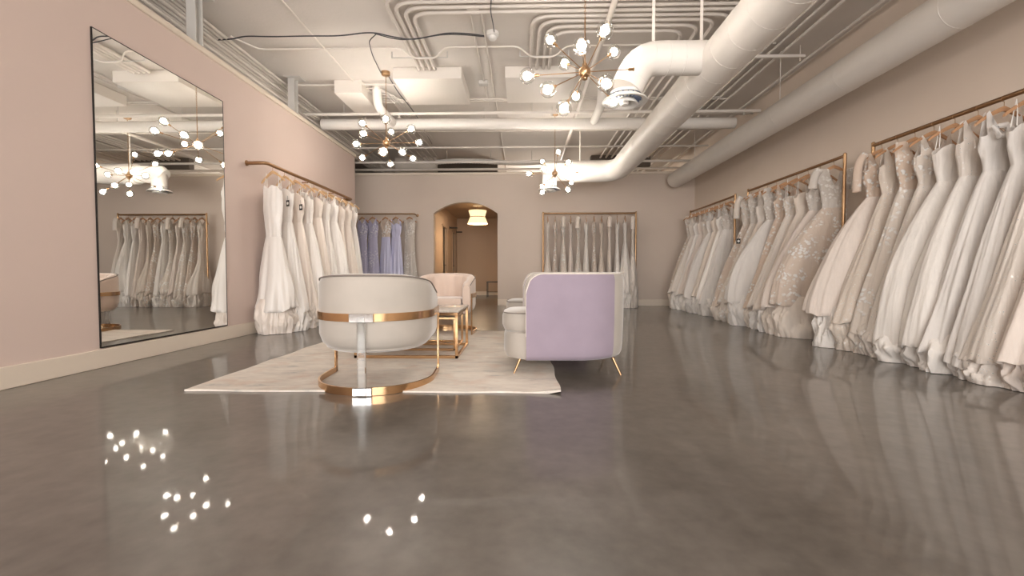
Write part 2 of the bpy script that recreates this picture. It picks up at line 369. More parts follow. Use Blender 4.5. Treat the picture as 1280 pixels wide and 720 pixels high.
# the hall beyond the arch
HX0, HX1, HY = -2.27, -.38, 15.6; HC = 2.62
DY = [(12.75, 13.5), (14.55, 15.15)]
hl = MB(); ys = [BY+.16, DY[0][0], DY[0][1], DY[1][0], DY[1][1], HY]
for i in (0, 2, 4): hl.box((HX0-.1, ys[i], 0), (HX0, ys[i+1], HC))
for a, b in DY: hl.box((HX0-.1, a, 2.08), (HX0, b, HC))
struct('wall_hall_left', hl, M['hall'])
struct('wall_hall_right', B((HX1, BY+.16, 0), (HX1+.1, HY, HC)), M['hall'])
struct('wall_hall_end', B((HX0-.1, HY, 0), (HX1+.1, HY+.1, HC)), M['hall'])
struct('ceiling_hall', B((HX0-.1, BY+.16, HC), (HX1+.1, HY+.1, HC+.08)), M['hall'])
struct('baseboard_hall', MB().cbox((HX0, HY-.02, 0), (HX1, HY, .13), .004), M['trim'])
for i, (a, b) in enumerate(DY):
    fr = MB(); 
    for y in (a-.05, b): fr.cbox((HX0-.02, y, 0), (HX0+.02, y+.05, 2.13), .004)
    fr.cbox((HX0-.02, a-.05, 2.08), (HX0+.02, b+.05, 2.14), .004)
    d = struct('door_%d' % (i+1), fr, M['hall'])
    obj('door_panel', MB().cbox((HX0-.095, a, .005), (HX0-.055, b, 2.08), .004), plain('dark_door_paint', (.07, .055, .04), .5), d)  # dark panel stands in for the unlit opening inside the frame
    obj('door_handle', MB().tube([(HX0-.055, b-.07, 1), (HX0-.015, b-.07, 1), (HX0-.015, b-.17, 1)], .009), M['blackmetal'], d)
# ------------------------------------------------------------------ mirror
my0, my1 = at(120, 235, X=LX+.01).y, at(281.5, 270, X=LX+.01).y; mz0, mz1 = .158, 2.72
mr = thing('wall_mirror', 'huge rectangular mirror with thin black edge on the left wall', 'mirror', (LX+.03, (my0+my1)/2, mz0))
obj('mirror_glass', B((LX+.004, my0+.006, mz0+.012), (LX+.011, my1-.006, mz1-.006)), M['mirror'], mr, smooth=False)
fm = MB(); fm.box((LX, my0, mz0), (LX+.013, my0+.006, mz1)); fm.box((LX, my1-.006, mz0), (LX+.013, my1, mz1))
fm.box((LX, my0+.006, mz0), (LX+.016, my1-.006, mz0+.012)); fm.box((LX, my0+.006, mz1-.006), (LX+.013, my1-.006, mz1)); fm.box((LX, my0+.006, mz0+.012), (LX+.003, my1-.006, mz1-.006))
obj('mirror_frame', fm, M['blackmetal'], mr, smooth=False)
# ------------------------------------------------------------------ rug
def rug():
    x0, x1, y0, y1 = -2.20, .24, 2.88, 5.92; nx, ny = 30, 36
    top = [[(x0+(x1-x0)*i/nx + .006*sin(j*.9), y0+(y1-y0)*j/ny+.006*sin(i*.8), .012+.002*sin(i*1.3+j*.7)+(.012*max(0, 1-((nx-i)/2.5+(j)/3.)) )) for i in range(nx+1)] for j in range(ny+1)]
    mb = MB(); mb.rings(top, closed=False)
    bot = []
    edge = [top[0][i] for i in range(nx+1)]+[top[j][nx] for j in range(1, ny+1)]+[top[ny][i] for i in range(nx-1, -1, -1)]+[top[j][0] for j in range(ny-1, 0, -1)]
    mb.rings([edge, [(p[0], p[1], p[2]-.01 if p[2] > .02 else .001) for p in edge]])
    return mb
obj('area_rug', rug(), M['rug'], label='large faded cream and grey rug under the armchairs and coffee table', cat='rug')
# ------------------------------------------------------------------ seats
def upath(w, r, front, n=28, z=0):
    """U in plan: open toward +y; w half width, straight to front, curved at the rear (-y). r rear curvature exponent"""
    P = []
    for k in range(5): P.append((-w, front*(1-k/5)))
    for k in range(n+1):
        a = pi+pi*k/n; P.append((w*cos(a), r*sin(a)))
    for k in range(1, 6): P.append((w, front*k/5))
    return P
def inset(P, d):
    out = []
    for i, p in enumerate(P):
        a = P[max(0, i-1)]; b = P[min(len(P)-1, i+1)]; tx, ty = b[0]-a[0], b[1]-a[1]; l = math.hypot(tx, ty)
        out.append((p[0]-ty/l*d, p[1]+tx/l*d))
    return out
def loopshape(P, z, d=0): return [(x, y, z) for x, y in inset(P, d)]
def barrel_chair(label, loc, rotz, fabric):
    t = thing('barrel_armchair', label, 'armchair', loc, rotz, 'round backed armchairs with gold banding')
    w, r, fr = .385, .40, .30; P = upath(w, r, fr); zb = .255
    def top(p):  # rim falls from the rear towards the arm fronts
        s = (p[1]+r)/(r+fr); s = max(0, min(1, s)); return .765-.135*(s**1.6)
    prof = [(.36, 'b', 0), (.2, 'b', 0), (.1, 'b', .004), (.05, 'b', .02), (.018, 'b', .055), (0, 'b', .11), (0, 'm', 0), (0, 't', -.05), (.008, 't', -.022), (.028, 't', -.004), (.05, 't', 0), (.072, 't', -.004), (.092, 't', -.022), (.1, 't', -.05), (.105, 's', 0)]
    R = []
    for i, p in enumerate(P):
        ring = []
        for d, k, o in prof:
            q = inset(P, min(d, .36))[i]
            if d > .3: q = (q[0]*.2, q[1])
            z = {'b': zb+o, 'm': .5, 't': top(p)+o, 's': .40}[k]
            if k in 'ts' and d > .09:
                ch = abs(sin(i/len(P)*pi*9)); q = inset(P, d+.022*ch)[i]
            ring.append((q[0], q[1], z))
        R.append(ring)
    mb = MB(); mb.rings(R, closed=False)
    for R_ in (R[0], R[-1]):       # padded arm ends
        c = Vector((sum(p[0] for p in R_[4:])/len(R_[4:]), fr+.025, .45)); pts = R_[3:]
        mid = [(p[0]*.85+c.x*.15, fr+.03, p[2]*.93+.45*.07) for p in pts]
        mb.rings([pts, mid], closed=False); mb.add(mid, [tuple(range(len(mid)))])
    obj('upholstered_shell', mb, fabric, t, local=True, auto=75)
    # piping round the outer rim
    pp = [(q[0], q[1], top(p)-.012) for p, q in zip(P, inset(P, .006))]
    obj('piping', MB().tube(pp, .005, 6), M['pipingm'], t, local=True)
    # seat platform and cushion
    def pad(z0, z1, d, fy):
        Q = [(x, min(y, fy)) for x, y in inset(P, d)]; loop = lambda e, z: [(x*(1-e/.3), y*(1-e/.35)+.0, z) for x, y in Q]
        return MB().rings([loop(.03, z0), loop(.008, z0+.012), loop(0, z0+.035), loop(0, z1-.035), loop(.01, z1-.01), loop(.04, z1)], True, True)
    obj('seat_base', pad(zb+.004, .36, .04, fr+.02), fabric, t, local=True)
    obj('seat_cushion', pad(.34, .455, .125, fr+.05), fabric, t, local=True)
    # gold band, floor ring, uprights
    for nm, z, e, h in (('band', .49, -.006, .05), ('floor_ring', .0275, -.006, .05)):
        q = [(x, y, z-(.0 if nm == 'floor_ring' else 0)) for x, y in inset(upath(w, r, fr+.0), e)]
        obj(nm, MB().bar(q, .012, h), M['gold'], t, local=True)
    for s in (-1, 1):
        obj('upright', MB().cbox((s*(w+.006)-.006, fr-.045, .003), (s*(w+.006)+.006, fr+.0, .515), .002), M['gold'], t, local=True)
    py = -r-.018
    obj('post', MB().cbox((-.026, py-.014, .003), (.026, py+.010, .50), .004), M['acrylic'], t, local=True, label='clear acrylic post at the back')
    obj('bracket', MB().cbox((-.075, py-.012, .462), (.075, py+.012, .518), .003), M['chrome'], t, local=True, label='chrome bracket holding the post')
    obj('bracket', MB().cbox((-.06, py-.008, .003), (.06, py+.012, .054), .003), M['chrome'], t, local=True, label='chrome foot plate of the post')
    return t
barrel_chair('oatmeal velvet barrel chair nearest the camera, its back turned, on the rug edge', (-1.03, 3.20, 0), radians(4), M['velvet'])
barrel_chair('blush barrel chair facing the camera beyond the coffee table, channelled inside', (-1.0, 5.85, 0), radians(176), M['velvetpink'])
def lounge_chair(label, loc, rotz):
    """high wrap-around back, protruding rounded seat; faces local +y"""
    t = thing('lounge_chair', label, 'chair', loc, rotz, 'lavender backed lounge chairs')
    w, r, fr = .40, .42, .37; P = upath(w, r, fr, 40); n = len(P); zb = .115; zt = .775
    arc = [0]
    for i in range(1, n): arc.append(arc[-1]+math.hypot(P[i][0]-P[i-1][0], P[i][1]-P[i-1][1]))
    tot = arc[-1]
    def shell(i0, i1, outer, th=0.0):
        R = []
        for i in range(i0, i1+1):
            e = min(arc[i], tot-arc[i]); rad = .13
            drop = 0 if e > rad else rad-sqrt(max(0, rad*rad-(rad-e)**2))
            zt2 = zt-drop; row = []
            if outer: prof = [(.05, zb), (.02, zb+.012), (.006, zb+.04), (0, zb+.1), (-.006, .4), (-.008, zt2-.06), (0, zt2-.02), (.006, zt2-.012)]
            else: prof = [(.006, zt2-.012), (.02, zt2-.002), (.035, zt2), (.06, zt2-.003), (.08, zt2-.018), (.09, zt2-.05), (.10, .38)]
            for d, z in prof:
                q = inset(P, d)[i]; row.append((q[0], q[1], z))
            R.append(row)
        return MB().rings(R, closed=False)
    # dense ends for the rounded front corner
    P = [(-w, fr-fr*k/14) for k in range(14)]+P[5:-5]+[(w, fr*k/14) for k in range(1, 15)]; n = len(P)
    arc = [0]
    for i in range(1, n): arc.append(arc[-1]+math.hypot(P[i][0]-P[i-1][0], P[i][1]-P[i-1][1]))
    tot = arc[-1]
    k1 = 14+10  # side panels up to here carry the lavender light as their colour
    obj('outer_panel', shell(0, k1, True), M['lav'], t, local=True, auto=80, label='lavender velvet side panel')  # lavender is light put into the panel colour
    obj('outer_panel', shell(k1, n-1-k1, True), M['velvet'], t, local=True, auto=80, label='greige velvet back panel')
    obj('outer_panel', shell(n-1-k1, n-1, True), M['lav'], t, local=True, auto=80, label='lavender velvet side panel')  # lavender is light put into the panel colour
    inn = shell(0, n-1, False)
    for i in (0, n-1):
        z1 = zt-.13; a = inset(P, .006)[i]; b = inset(P, .1)[i]; pr = [(0, zb+.1), (.0, z1-.05), (.006, z1-.012), (.035, z1), (.06, z1-.003), (.09, z1-.05), (.1, .3)]
        pts = []
        for d, z in pr:
            q = inset(P, d)[i]; pts.append((q[0], q[1], z))
        inn.add(pts+[(b[0], b[1]+.0, zb+.05)], [tuple(range(len(pts)+1))])
    obj('inner_back', inn, M['velvet'], t, local=True, auto=75)
    pp = []
    for i in range(n):
        e = min(arc[i], tot-arc[i]); rad = .13; drop = 0 if e > rad else rad-sqrt(max(0, rad*rad-(rad-e)**2)); q = inset(P, .002)[i]
        pp.append((q[0], q[1], zt-drop-.012))
    pp = [(pp[0][0], pp[0][1], .3)]+pp+[(pp[-1][0], pp[-1][1], .3)]
    obj('piping', MB().tube(pp, .005, 6), M['lightpiping'], t, local=True, label='pale piping along the rim')
    def pad(z0, z1, d, fy, rr, wob=.03):
        Q = []
        m = 40
        for k in range(m+1):   # rear U then rounded front
            a = pi+pi*k/m; Q.append(((w-d)*cos(a), (r-d)*sin(a)))
        for k in range(1, m):
            a = pi*k/m; c, s_ = cos(a), sin(a); Q.append(((w-d)*math.copysign(abs(c)**.5, c), fy*(abs(s_)**.5)))
        L_ = lambda e, z: [(x*(1-e/.35), y*(1-e/.5), z) for x, y in Q]
        return MB().rings([L_(.05, z0), L_(.015, z0+.012), L_(.0, z0+.05), L_(0, z1-.05), L_(.012, z1-.014), L_(.045, z1)], True, True)
    obj('seat_base', pad(zb-.002, .33, .012, fr+.17, 0), M['velvet'], t, local=True)
    obj('seat_cushion', pad(.315, .475, .07, fr+.185, 0), M['velvet'], t, local=True)
    pc = [((w-.075)*math.copysign(abs(cos(a))**.5, cos(a)), (fr+.18)*abs(sin(a))**.5, .462) for a in [pi*k/48 for k in range(49)]]
    obj('cushion_piping', MB().tube(pc, .004, 6), M['pipingm'], t, local=True, label='dark piping on the seat cushion edge')
    for sx, sy in ((-1, 1), (1, 1), (-1, -1), (1, -1)):
        x, y = sx*.29, (.41 if sy > 0 else -.29)
        obj('leg', MB().tube([(x, y, zb+.01), (x+sx*.035, y+sy*.055, .0)], [.011, .006], 10), M['brass'], t, local=True)
    return t
lounge_chair('lavender backed lounge chair with beige seat, nearer of the two, right of the rug', (.385, 3.74, 0), radians(91))  # lavender is light put into the side panel colour
lounge_chair('farther lounge chair mostly hidden behind the lavender backed one', (.37, 5.07, 0), radians(90))  # lavender is light put into the side panel colour
def table(label, x0, x1, y0, y1, h, bw, top):
    t = thing('coffee_table', label, 'table', ((x0+x1)/2, (y0+y1)/2, .013), 0, 'nesting coffee tables'); z0 = .013
    if top: obj('table_top', MB().cbox((x0-.005, y0-.005, h-.018), (x1+.005, y1+.005, h), .004), M['marble'], t)
    else: obj('table_top', MB().cbox((x0+bw, y0+bw, h-.025), (x1-bw, y1-bw, h-.005), .003), M['marble'], t)
    hz = h-.018 if top else h
    for a in (x0, x1-bw):
        for b in (y0, y1-bw): obj('leg', MB().cbox((a, b, z0), (a+bw, b+bw, hz-bw), .002), M['gold'], t)
    for nm, z in (('top_frame', hz-bw), ('bottom_frame', z0)):
        f = MB()
        f.cbox((x0, y0, z), (x1, y0+bw, z+bw), .002); f.cbox((x0, y1-bw, z), (x1, y1, z+bw), .002)
        f.cbox((x0, y0+bw, z), (x0+bw, y1-bw, z+bw), .002); f.cbox((x1-bw, y0+bw, z), (x1, y1-bw, z+bw), .002)
        obj(nm, f, M['gold'], t)
    return t
table('taller marble topped coffee table with square gold frame behind the near barrel chair', -1.50, -.575, 3.98, 4.74, .437, .026, True)
table('lower gold framed nesting table tucked under the marble coffee table', -1.38, -.655, 4.38, 4.95, .34, .022, False)
# ------------------------------------------------------------------ chandeliers
def point(loc, power, radius, color, parent=None):
    l = bpy.data.lights.new('bulb_light', 'POINT'); l.energy = power; l.shadow_soft_size = radius; l.color = color
    o = bpy.data.objects.new('bulb_light', l); C.objects.link(o)
    if parent: o.parent = parent; o.location = Vector(loc)-WL[parent.name]
    else: o.location = loc
    return o
BP = 21.0
def basis(d):
    z = Vector(d).normalized(); x = z.orthogonal().normalized(); y = z.cross(x)
    return Matrix((x, y, z)).transposed()
def chandelier(label, hub, L_, dirs, scale_px, chain=True, empty=None):
    t = thing('sputnik_chandelier', label, 'chandelier', (hub.x, hub.y, hub.z), 0, 'brass globe chandeliers')
    obj('hub', MB().sphere(hub, .052, 20, 12).lathe([(.012, -.07), (.024, -.064), (.024, -.05), (.012, -.044)], hub).lathe([(.022, .035), (.022, .07), (.012, .075), (.008, .09)], hub), M['brass'], t)
    obj('canopy', MB().lathe([(.012, -.06), (.05, -.055), (.062, -.045), (.065, -.0), (.06, 0)], (hub.x, hub.y, CZ), 28), M['brass'], t)
    obj('stem', MB().tube([hub+Vector((0, 0, .07)), hub+Vector((0, 0, .07+(CZ-hub.z)*.33))], .006, 10), M['brass'], t)
    ch = MB(); z = hub.z+.07+(CZ-hub.z)*.33; k = 0
    while z < CZ-.06:
        a = []
        for q in range(10):
            th = 2*pi*q/10; u, v = .008*cos(th), .017*sin(th)
            a.append((hub.x+(u if k % 2 else 0), hub.y+(0 if k % 2 else u), z+.014+v))
        ch.tube(a, .0022, 5, closed=True); z += .027; k += 1
    obj('chain', ch, M['brass'], t)
    for i, (px, py, sg) in enumerate(dirs):
        o_ = Vector((0, 0, H)); rd = (at(px, py, Y=5)-o_).normalized(); oc = hub-o_; m_ = oc.dot(rd)
        disc = L_*L_-(oc.length_squared-m_*m_)
        d = (o_+rd*(m_+(sg*sqrt(disc) if disc > 0 else 0))-hub).normalized()
        L = L_
        Mx = basis(d); e = hub+d*(L-.062)
        a = obj('arm', MB().tube([hub+d*.035, e-d*.035], .0042, 8), M['brass'], t)
        obj('socket', MB().lathe([(.006, -.045), (.0125, -.04), (.0125, 0), (.016, .002), (.016, .007), (.01, .008)], e, 14, Mx), M['brass'], a)
        if i == empty: continue
        c = e+d*.062
        obj('globe', MB().sphere(c, .066, 22, 14), M['globe'], a)
        obj('bulb', MB().lathe([(.008, -.055), (.012, -.04), (.024, -.024), (.034, -.004), (.035, .008), (.026, .027), (.001, .038)], c, 14, Mx), M['bulb'], a)
        point(c+d*.004, BP, .035, (1, .92, .84), t)
    return t
h2 = at(731, 90, Y=4.02)
chandelier('brass sputnik chandelier with clear globes nearest the camera, left of the round diffuser', h2, .52,
  [(688, 50, 1), (727, 58, -1), (756, 38, -1), (767, 65, 1), (757, 104, -1), (767, 127, 1), (720, 120, 1), (705, 135, -1), (685, 112, -1), (659, 95, -1), (706, 79, 1), (799, 86, 1)], 77, empty=11)
h1 = at(483, 179, Y=6.70)
chandelier('brass sputnik chandelier above the seating, leftmost of the three', h1, .52,
  [(453, 154, 1), (454, 167, -1), (482, 149, -1), (489, 165, 1), (514, 161, -1), (524, 178, 1), (516, 198, 1), (503, 190, -1), (488, 205, 1), (479, 190, -1), (453, 197, 1), (445, 180, -1)], 44)
h3 = at(693.5, 217, Y=8.45)
chandelier('brass sputnik chandelier farthest away, in front of the back wall', h3, .52,
  [(661, 217, -1), (678, 202, 1), (680, 211, -1), (710, 203, -1), (710, 212, 1), (687, 229, -1), (678, 233, 1), (678, 240, -1), (710, 237, -1), (714, 228, 1), (727, 215, 1), (698, 190, 1)], 36)
# ------------------------------------------------------------------ hall things
lc = at(597, 257, Y=12.5); lc.z = HC
t = thing('pendant_lamp', 'lit pendant lamp with two tier pleated shade hanging in the arched hall', 'lamp', (lc.x, lc.y, 2.1))
obj('canopy', MB().lathe([(.1, -.03), (.13, -.02), (.13, 0)], (lc.x, lc.y, HC)), M['white'], t)
obj('stem', MB().tube([(lc.x, lc.y, HC-.02), (lc.x, lc.y, 2.2)], .008), M['brass'], t)
def pleat(r0, r1, z0, z1):
    mb = MB(); n = 72; R = []
    for k in range(5):
        u = k/4; r = r0+(r1-r0)*u; R.append([((r+.007*(j % 2))*cos(2*pi*j/n)+lc.x, (r+.007*(j % 2))*sin(2*pi*j/n)+lc.y, z0+(z1-z0)*u) for j in range(n)])
    return mb.rings(R)
obj('lamp_shade', pleat(.27, .2, 2.11, 2.29), M['shade'], t); obj('lamp_shade', pleat(.19, .24, 2.30, 2.47), M['shade'], t)
obj('band', MB().lathe([(.2, 2.285), (.208, 2.287), (.208, 2.303), (.2, 2.305)], (lc.x, lc.y, 0), 40), M['blackmetal'], t)
point((lc.x, lc.y, 2.2), 12, .05, (1, .78, .54), t)
point((lc.x, lc.y, 2.02), 20, .05, (1, .78, .54), t)
for px, py, Y_, dx, lab in ((561, 284, 14.0, .25, 'short black bar sticking out between the two hall doors'), (573, 291, 15.45, .2, 'small dark bar at the far end of the hall wall')):
    obj('wall_bracket', MB().cbox((HX0, Y_-.03, 2.13), (HX0+dx, Y_, 2.17), .004).cbox((HX0, Y_-.045, 2.1), (HX0+.01, Y_+.015, 2.2), .003), M['blackmetal'], label=lab, cat='bracket')
obj('wall_bracket', MB().cbox((HX1-.45, 15.2, 2.16), (HX1, 15.24, 2.21), .004).cbox((HX1-.01, 15.18, 2.13), (HX1, 15.26, 2.24), .003), M['blackmetal'], label='dark bar by the right edge of the arch opening', cat='bracket')
sx0, sy0 = -1.14, 14.2
t = thing('side_table', 'small dark metal frame table by the right side of the hall', 'table', (sx0+.25, sy0+.2, 0))
for a in (sx0, sx0+.48):
    for b in (sy0, sy0+.38): obj('leg', MB().cbox((a, b, 0), (a+.02, b+.02, .47), .002), M['blackmetal'], t)
obj('table_top', MB().cbox((sx0-.01, sy0-.01, .47), (sx0+.51, sy0+.41, .495), .003), M['blackmetal'], t)
obj('shelf', MB().cbox((sx0, sy0, .16), (sx0+.5, sy0+.4, .175), .003), M['glasspanel'], t)
# ------------------------------------------------------------------ racks
def rack_frame(label, p0, p1, z, r=.016, mat='brass'):
    """free standing rectangular tube frame from p0 to p1"""
    a, b = Vector((p0[0], p0[1], 0)), Vector((p1[0], p1[1], 0)); m = (a+b)/2; t = thing('garment_rack', label, 'clothes rack', (m.x, m.y, 0), 0, 'gold tube garment racks')
    d = (b-a).normalized(); nrm = Vector((-d.y, d.x, 0))
    obj('rail', MB().tube([a+Vector((0, 0, z)), b+Vector((0, 0, z))], r, 12), M['bronze'], t)
    for q in (a, b):
        obj('post', MB().tube([q+Vector((0, 0, .02)), q+Vector((0, 0, z+r))], r, 12).sphere(q+Vector((0, 0, z+r)), r*1.05, 12, 8), M[mat], t)
        obj('foot', MB().lathe([(.05, 0), (.05, .006), (.022, .012), (.019, .03)], q, 20), M[mat], t)
    return t
ZR = 2.10
def wall_rail(label, pts, z, flanges, r=.016):
    t = thing('wall_rail', label, 'clothes rail', pts[len(pts)//2][:2]+(z,))
    obj('rail', MB().tube(fillet([(x, y, z) for x, y in pts], .06), r, 12), M['bronze'], t)
    for (x, y, nx, ny) in flanges:
        obj('flange', MB().lathe([(.035, 0), (.035, .008), (.02, .012), (.02, .02)], (x, y, z), 18, basis((nx, ny, 0))), M['bronze'], t)
    return t
LRX = LX+.25; y0 = at(333, 205, X=LRX).y; y1 = at(440, 250, X=LRX).y; ZL = 2.13
t = wall_rail('bronze rail on the left wall carrying the white satin gowns', [(LX+.0, y0), (LRX, y0), (LRX, y1), (LX, y1)], ZL, [(LX, y0, 1, 0), (LX, y1, 1, 0)], .022)
for y in (6.7, 7.6):
    obj('support', MB().tube([(LX, y, ZL-.03), (LRX, y, ZL-.03), (LRX, y, ZL)], .008, 8), M['bronze'], t)
by = BY-.30
xa, xb = -4.2, at(518, 268, Y=by).x
t = wall_rail('grey bronze rail on the back wall left of the arch, behind the partition', [(xa, BY), (xa, by), (xb, by), (xb, BY)], 2.11, [(xa, BY, 0, -1), (xb, BY, 0, -1)])
bx0, bx1 = at(679, 268, Y=by).x, at(795, 268, Y=by).x
rack_frame('gold rectangular rack against the back wall behind the lounge chairs', (bx0, by), (bx1, by), 2.11, .02)
RR = 3.66
rack_frame('gold rack farthest along the right wall', (RR, 8.0), (RR, 10.1), ZR, .018)
rack_frame('middle gold rack of the three along the right wall', (RR, 5.32), (RR, 7.55), ZR, .018)
rack_frame('gold rack nearest the camera along the right wall', (RR, 2.2), (RR, 4.90), ZR, .019)
# ------------------------------------------------------------------ hangers and gowns
def hanger_meshes():
    R = []; n = 26; W = .21
    for i in range(n+1):
        u = -1+2*i/n; x = u*W; z = -.115*abs(u)**1.25-.006*(abs(u)**6); h = .021*(1-.45*abs(u)); d = .009
        R.append([(x, -d, z-h), (x, d, z-h), (x, d*1.1, z), (x, d*.6, z+h*.8), (x, -d*.6, z+h*.8), (x, -d*1.1, z)])
    wood_ = MB().rings(R, True, True)
    P = [(0, 0, .01), (0, 0, .05)]
    for k in range(11):
        a = -pi/2+k*pi*1.25/10; P.append((.022*cos(a)*1.0, 0, .072+.022*sin(a)))
    hook = MB().tube(P, .0022, 6)
    return wood_, hook
hw, hk = hanger_meshes(); proto = {}
def place_hanger(x, y, zr, rot, label, group, pale=False):
    if pale not in proto:
        t = thing('coat_hanger', label, 'hanger', (x, y, zr-.078), rot, group)
        obj('wooden_arm', hw, M['woodlight' if pale else 'wood'], t, local=True)
        obj('hook', hk, M['brass'], t, local=True); proto[pale] = t; return t
    s = proto[pale]; t = s.copy(); C.objects.link(t); t.location = (x, y, zr-.078); t.rotation_euler = (0, 0, rot); t['label'] = label; t['group'] = group
    for ch in s.children:
        c = ch.copy(); C.objects.link(c); c.parent = t
    return t
def smooth(x): x = max(0, min(1, x)); return x*x*(3-2*x)
def gown(x, y, rot, zr, g, label, group):
    """local x runs along the hanger (+x = into the room), gown hangs below the rail zr"""
    rnd = random.Random(g.get('seed', 1)); zb = zr-.078
    t = thing('wedding_gown', label, 'dress', (x, y, 0), rot, group)
    style, cut = g.get('top', 'strapless'), g.get('cut', 'aline')
    zt = zb+g.get('zt', -.16); zw = zt-g.get('bod', .30); zh = g.get('hem', .3); lim = g.get('lim', 9)
    ab, bb_, aw, bw = .165, g.get('bb', .062), .13, g.get('bb', .062)*.8
    ah, bh, off = g.get('a', .38), g.get('b', .15), g.get('off', .08)
    n = 48
    def front_rise(u, fr):
        s = abs(u)
        if style == 'vneck': 
            r = -.11*(1-smooth(s/.5)) if fr else -.04*(1-smooth(s/.5))
            return r+(zb-.022-zt)*smooth((s-.25)/.35)*(1-smooth((s-.66)/.2))*.98-.03*smooth((s-.8)/.2)
        if style == 'round':
            return (zb-.03-zt)*smooth((s-.12)/.3)*(1-.35*smooth((s-.9)/.1))
        return -.028*math.exp(-(u/.18)**2)+.018*math.exp(-((s-.45)/.25)**2)-.05*smooth((s-.75)/.25)
    R = []; rows = 12
    cmat = CL[g['mat']]; bmat = CL[g.get('bmat', g['mat'])]
    ph = [rnd.uniform(0, 6.28) for _ in range(8)]
    sway = rnd.uniform(-.01, .01)
    for i in range(rows+1):
        v = i/rows; ring = []
        for j in range(n):
            th = 2*pi*j/n; c, s_ = cos(th), sin(th)
            zt2 = zt+front_rise(c, s_ < 0); z = zw+(zt2-zw)*v
            k = smooth(v*1.3); a = aw+(ab-aw)*k; b = bw+(bb_-bw)*k
            up = smooth((z-zt+.02)/.12) if style in ('vneck', 'round') else 0
            b = b*(1-.8*up); 
            bust = .018*math.exp(-((v-.72)/.22)**2)*math.exp(-((abs(c)-.45)/.3)**2)*(1 if s_ < 0 else .2)*(1-up)
            rip = .004*sin(7*th+ph[0]+z*9)*(1-v)+.003*sin(13*th+ph[1])
            cn = .016*noise.noise(Vector((c*3+ph[2]*5, s_*3, z*9)))
            ring.append(((a+cn)*c*(1+.12*up)+sway, (b+bust+rip+cn)*s_, z+cn*.5))
        R.append(ring)
    obj('bodice', MB().rings(R), bmat, t, local=True, auto=80)
    # skirt
    n = 112; rows = 30; R = []
    nf = g.get('folds', rnd.choice([9, 11, 13])); amp = g.get('amp', .03 if 'satin' in g['mat'] else .022); f2 = nf*2+rnd.choice([1, 3])
    yw = g.get('yoff', 0)
    def prof(u):
        if cut == 'ball': return 1-(1-u)**1.75
        if cut == 'mermaid': return .15*smooth(u*2)+.85*smooth((u-.33)/.6)
        if cut == 'sheath': return .25*smooth(u*2)+.75*u**1.7
        if cut == 'dropped': return .18*smooth(u*3)+.82*(1-(1-max(0, (u-.22)/.78))**1.5)
        return u**.92
    def sk(z0, z1, A, Bh, amp, rows, top_a, top_b, seed2, hemvar, n=n, po=0.0):
        R = []
        for i in range(rows+1):
            u = i/rows; f = prof(u) if po == 0 else po+(1-po)*u; ring = []
            for j in range(n):
                th = 2*pi*j/n+ .12*sin(th0[j % len(th0)]) if False else 2*pi*j/n
                c, s_ = cos(th), sin(th)
                a = top_a+(A-top_a)*f; b = top_b+(Bh-top_b)*f
                w = sin(nf*th+ph[2]+.5*sin(2*th+ph[3])+u*.9); w2 = sin(f2*th+ph[4]-u*1.2+.7*sin(3*th+ph[6]))
                nz = noise.noise(Vector((c*1.7+ph[0]*9, s_*1.7+ph[1]*5, u*1.6)))
                md = .55+.9*abs(noise.noise(Vector((c*1.3+ph[5]*7, s_*1.3, ph[6]*3+u*.7))))
                fo = (amp*md*(.62*w+.3*w2)+.5*min(b, .17)*nz)*(u**.8)
                zz = z0+(z1-z0)*u + hemvar*u**6*(1.6*sin(2*th+ph[5])+.4*sin(nf*th+ph[2]))
                xx = (a+fo)*c+off*f+sway; 
                if xx < -lim: xx = -lim-.0+.006*w
                ring.append((xx, (b+fo*.8)*s_+yw*f, zz))
            R.append(ring)
        # turned hem
        last = R[-1]; cx = sum(p[0] for p in last)/n
        R.append([(cx+(p[0]-cx)*.93, p[1]*.93, p[2]-.004) for p in last])
        R.append([(cx+(p[0]-cx)*.85, p[1]*.88, p[2]+.05) for p in last])
        return MB().rings(R)
    obj('skirt', sk(zw+.012, zh, ah, bh, amp, rows, aw+.004, bw+.004, 0, .02), cmat, t, local=True, auto=85)
    # train / underskirt gathered down to the floor
    if zh > .08 and g.get('train', True):
        R = []; n2 = 120; rows2 = 18; um = CL[g.get('umat', g['mat'])]; A = ah*g.get('ta', .88); Bh = bh*1.0; z0 = zh+.12
        q = [rnd.uniform(0, 6.28) for _ in range(6)]; na = rnd.choice([7, 9, 10])
        for i in range(rows2+1):
            u = i/rows2; bul = .86+.18*sin(pi*min(1, u*.98))**.8+.08*u*u; ring = []
            for j in range(n2):
                th = 2*pi*j/n2; c, s_ = cos(th), sin(th)
                v1 = noise.noise(Vector((c*2.3+q[0]*7, s_*2.3+q[1]*7, u*2.2)))
                v2 = noise.noise(Vector((c*6+q[2]*7, s_*6+q[3]*7, u*4.0+q[5])))
                cr = (.085*v1+.04*v2+.009*sin(f2*th+ph[4]+v1*5)+.012*sin(37*th+v1*9+u*5))*min(1, u*1.8)*(1-.35*u)
                zz = z0*(1-u)+.012+.03*v2*sin(pi*u)
                if i == rows2: zz = .004; cr *= 1.0
                xx = (A*bul+cr)*c+off*1.0+sway
                if xx < -lim: xx = -lim+.004*sin(20*th)
                ring.append((xx, (Bh*bul+cr*.9)*s_+yw, max(.004, zz)))
            R.append(ring)
        obj('train', MB().rings(R), um, t, local=True, auto=85)
